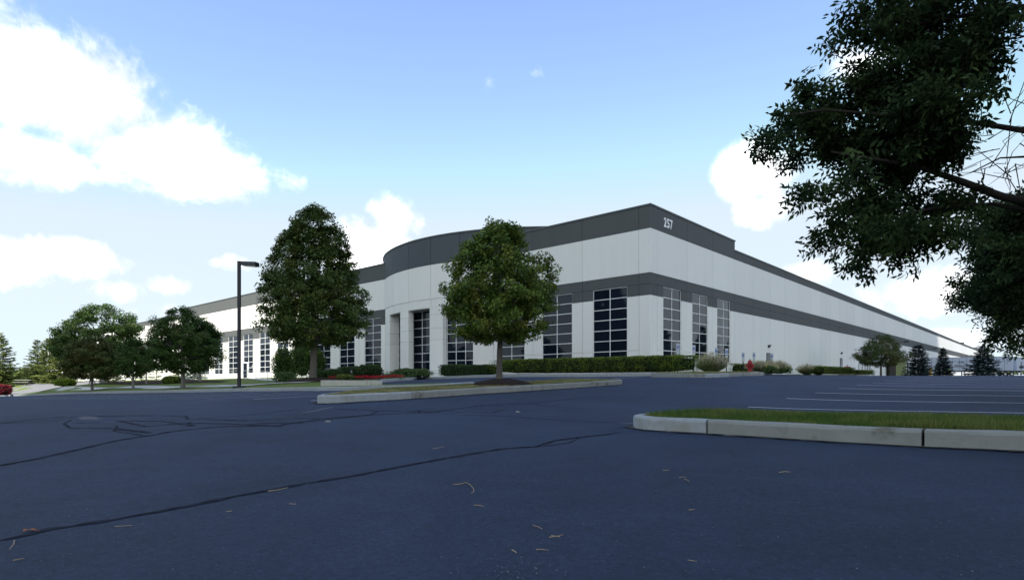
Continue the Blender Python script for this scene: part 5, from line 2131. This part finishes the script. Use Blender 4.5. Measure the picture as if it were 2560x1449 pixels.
# walkway railing by the glazed door
rl = [(560, 948.5, 74), (580, 949.3, 71), (600, 950.2, 68), (620, 951.8, 65), (640, 954.3, 61), (655, 956.2, 58), (669, 957.8, 55)]
q0 = Vector(sp(*rl[0]))
rlo = tag(empty('hand_railing', q0), 'galvanised pipe railing along the walkway to the glazed door', 'railing')
tops, mids, lows = [], [], []
for px, py, Y in rl:
    b = Vector(sp(px, py, Y)) - q0
    b.z = lz(b.x + q0.x, b.y + q0.y) - q0.z
    MB().tube([b - Vector((0, 0, .1)), b + Vector((0, 0, .92))], .03, 8).build('rail_post', 'bright_metal', rlo)
    tops.append(b + Vector((0, 0, .92)))
    mids.append(b + Vector((0, 0, .5)))
MB().tube(tops, .03, 8).build('rail', 'bright_metal', rlo)
MB().tube(mids, .022, 8).build('rail', 'bright_metal', rlo)
wk = ribbon('walkway', [(Vector(sp(px, py, Y)) + Vector((.3, .9, 0))).xy for px, py, Y in rl] + [Vector(sp(720, 957, 49)).xy, Vector(sp(775, 954.5, 43)).xy], 1.5, 'sidewalk', .04, zfn=lz, step=1.5)
tag(wk, kind='structure')


# ------------------------------------------------------------------ picnic tables
def picnic(px, Y, lab, tm, rz=0.1, sc=1.0):
    p = Vector(sp(px, 960, Y))
    o = tag(empty('picnic_table', (p.x, p.y, lz(p.x, p.y))), lab, 'picnic table')
    o.rotation_euler = (0, 0, rz)
    for k in range(4):
        MB().box(-.95, .95, -.36 + k * .185, -.36 + k * .185 + .17, .72, .77).build('top_plank', tm, o)
    for s in (-1, 1):
        for k in range(2):
            MB().box(-.95, .95, s * .70 - .15 + k * .155, s * .70 + k * .155, .42, .46).build('seat_plank', tm, o)
    for x in (-.6, .6):
        MB().hexa([(x, -.75, 0), (x + .06, -.75, 0), (x + .06, -.65, 0), (x, -.65, 0), (x, -.22, .71), (x + .06, -.22, .71), (x + .06, -.12, .71), (x, -.12, .71)]).build('leg', 'table_dark', o)
        MB().hexa([(x, .65, 0), (x + .06, .65, 0), (x + .06, .75, 0), (x, .75, 0), (x, .12, .71), (x + .06, .12, .71), (x + .06, .22, .71), (x, .22, .71)]).build('leg', 'table_dark', o)
        MB().box(x + .062, x + .11, -.82, .82, .36, .415).build('cross_bar', 'table_dark', o)
    return o


picnic(61, 82, 'weathered picnic table by the path at the far left', 'table_wood', .15)
picnic(243, 72, 'dark picnic table half hidden behind the bronze maple trunk', 'table_dark', .1)
picnic(333, 70, 'dark picnic table behind the slim young maple', 'table_dark', -.05)


# ------------------------------------------------------------------ twigs, a leaf and crumbs on the asphalt
def twig(pts, rad, lab, grp='fallen twigs on the asphalt'):
    P = [onto(*q) for q in pts]
    rad *= .78
    o = MB().tube([q + Vector((0, 0, rad * (1.0 + .5 * (i % 2)))) - P[0] for i, q in enumerate(P)], [rad * (1 - .35 * i / max(1, len(P) - 1)) for i in range(len(P))], 6).build('twig', 'twig', None, P[0])
    tag(o, lab, 'twig', grp)


twig([(1133, 1211), (1150, 1211), (1165, 1206), (1175, 1212), (1184, 1222), (1185, 1229), (1178, 1233)], .0045, 'curved pale twig on the asphalt right of the long sealed crack')
twig([(670, 1228), (695, 1225), (719, 1219)], .004, 'straight twig lying along the long sealed crack')
twig([(287, 1316), (308, 1315), (330, 1313)], .003, 'thin straight twig below the left part of the long crack')
twig([(36, 1351), (34, 1362), (28, 1368), (24, 1375)], .004, 'short bent twig near the left edge of the asphalt')
twig([(33, 1401), (47, 1399), (61, 1396)], .0035, 'short flat twig in the lower left corner')
twig([(1185, 1263), (1197, 1264), (1210, 1266)], .004, 'short straight twig below the curved pale twig')
twig([(1083, 1121), (1098, 1119), (1111, 1116)], .003, 'thin twig above the curved pale twig')
twig([(1333, 1313), (1345, 1317), (1356, 1322)], .003, 'slanting pale twig above the crossed twigs')
twig([(1373, 1343), (1390, 1341), (1400, 1342)], .0032, 'lower of the two crossed pale twigs')
twig([(1378, 1338), (1392, 1341), (1408, 1336)], .003, 'upper of the two crossed pale twigs')
twig([(1341, 1373), (1356, 1374), (1371, 1375)], .003, 'thin level twig below the crossed twigs')
twig([(1280, 1375), (1286, 1379), (1291, 1382)], .004, 'stubby twig left of the thin level twig')
twig([(1698, 1193), (1708, 1192), (1716, 1193)], .003, 'upper of two short twigs below the verge kerb')
twig([(1711, 1197), (1718, 1200), (1724, 1204)], .003, 'lower of two short twigs below the verge kerb')
twig([(1658, 1175), (1673, 1175)], .003, 'small twig below the verge kerb end')
twig([(1722, 1275), (1736, 1274)], .004, 'short brown twig right of the crossed twigs')
twig([(1720, 1400), (1742, 1404)], .003, 'thin twig near the bottom edge right of centre')
twig([(1948, 1181), (1962, 1179), (1976, 1180)], .004, 'short twig below the middle of the verge kerb')
twig([(566, 1279), (580, 1278)], .004, 'small twig just below the long crack')
twig([(724, 1259), (740, 1260)], .003, 'small thin twig below the twig on the crack')
lf = onto(73, 1328)
r = np.random.default_rng(5)
m = MB()
n_ = 12
vs = [(0, 0, .012)] + [(.030 * math.cos(a) * (1 + .25 * math.cos(3 * a)), .018 * math.sin(a), .006 + .010 * abs(math.sin(a * 1.5))) for a in np.linspace(0, 2 * math.pi, n_, endpoint=False)]
m.add(vs, [(0, 1 + i, 1 + (i + 1) % n_) for i in range(n_)])
m.tube([(.028, 0, .008), (.05, .004, .006)], .0015, 5)
tag(m.build('fallen_leaf', 'brown_leaf', None, lf), 'curled brown leaf on the long crack at the left', 'leaf')
# crumbs
N_ = 900
Yc = rng.uniform(1.9, 14, N_) ** 1.0
pxc = rng.uniform(-60, 2620, N_)
extra = np.c_[rng.normal(1290, 45, 90), rng.normal(2.35, .16, 90)]
X = np.r_[(pxc - PX0) / F * Yc, (extra[:, 0] - PX0) / F * extra[:, 1]]
Y = np.r_[Yc, extra[:, 1]]
Zc = ground_z(X, Y) + .003
C = np.c_[X, Y, Zc]
k = len(C)
A = np.c_[rng.normal(size=k), rng.normal(size=k), rng.normal(size=k) * .1]
Nn = np.c_[rng.normal(size=(k, 2)) * .5, np.ones(k)]
szs = rng.uniform(.0025, .006, k) * np.r_[np.ones(N_), np.full(90, 1.1)]
lt = link('litter', leaf_mesh('litter', C, A, Nn, szs, szs * .5, .3), 'litter')
tag(lt, 'tiny pale crumbs of straw and grit scattered over the asphalt', 'litter', None, 'stuff')
for px, py, lab in ((1294, 1030, 'pale stone chip on the asphalt between the two kerbed islands'), (820, 1054, 'small pale chip left of the island')):
    q = onto(px, py)
    o = MB().hexa([(-.04, -.02, 0), (.035, -.025, 0), (.045, .02, 0), (-.03, .025, 0), (-.02, -.012, .022), (.02, -.016, .018), (.025, .010, .02), (-.018, .014, .024)]).build('stone_chip', 'kerb_concrete', None, q)
    tag(o, lab, 'stone', 'stone chips on the asphalt')

# ------------------------------------------------------------------ the row of street trees behind the viewer (mirrored in the windows)
src = [o for o in bpy.data.objects if o.name.startswith('linden_tree')]
base = src[1]
for i, (x, y, s) in enumerate([(-58, -30, 1.0), (-46, -38, 1.15), (-33, -36, .95), (-20, -42, 1.2), (-6, -40, 1.0), (9, -44, 1.15), (24, -40, 1.05), (40, -42, 1.2), (55, -30, 1.1), (68, -14, 1.05), (78, 2, 1.15), (88, 14, 1.0), (92, 26, 1.2), (102, 36, 1.05), (108, 50, 1.15), (96, -10, 1.1), (104, 64, 1.15), (110, 78, 1.3), (114, 92, 1.2), (122, 106, 1.3), (-70, 4, .95), (-78, 15, 1.0), (-84, 28, .9)]):
    c = copy_tree(base, (x, y, gz(x, y)), i * 1.1, s)
    c['label'] = 'street tree across the lot, seen only mirrored in the windows'
    c['group'] = 'street trees behind the viewer'
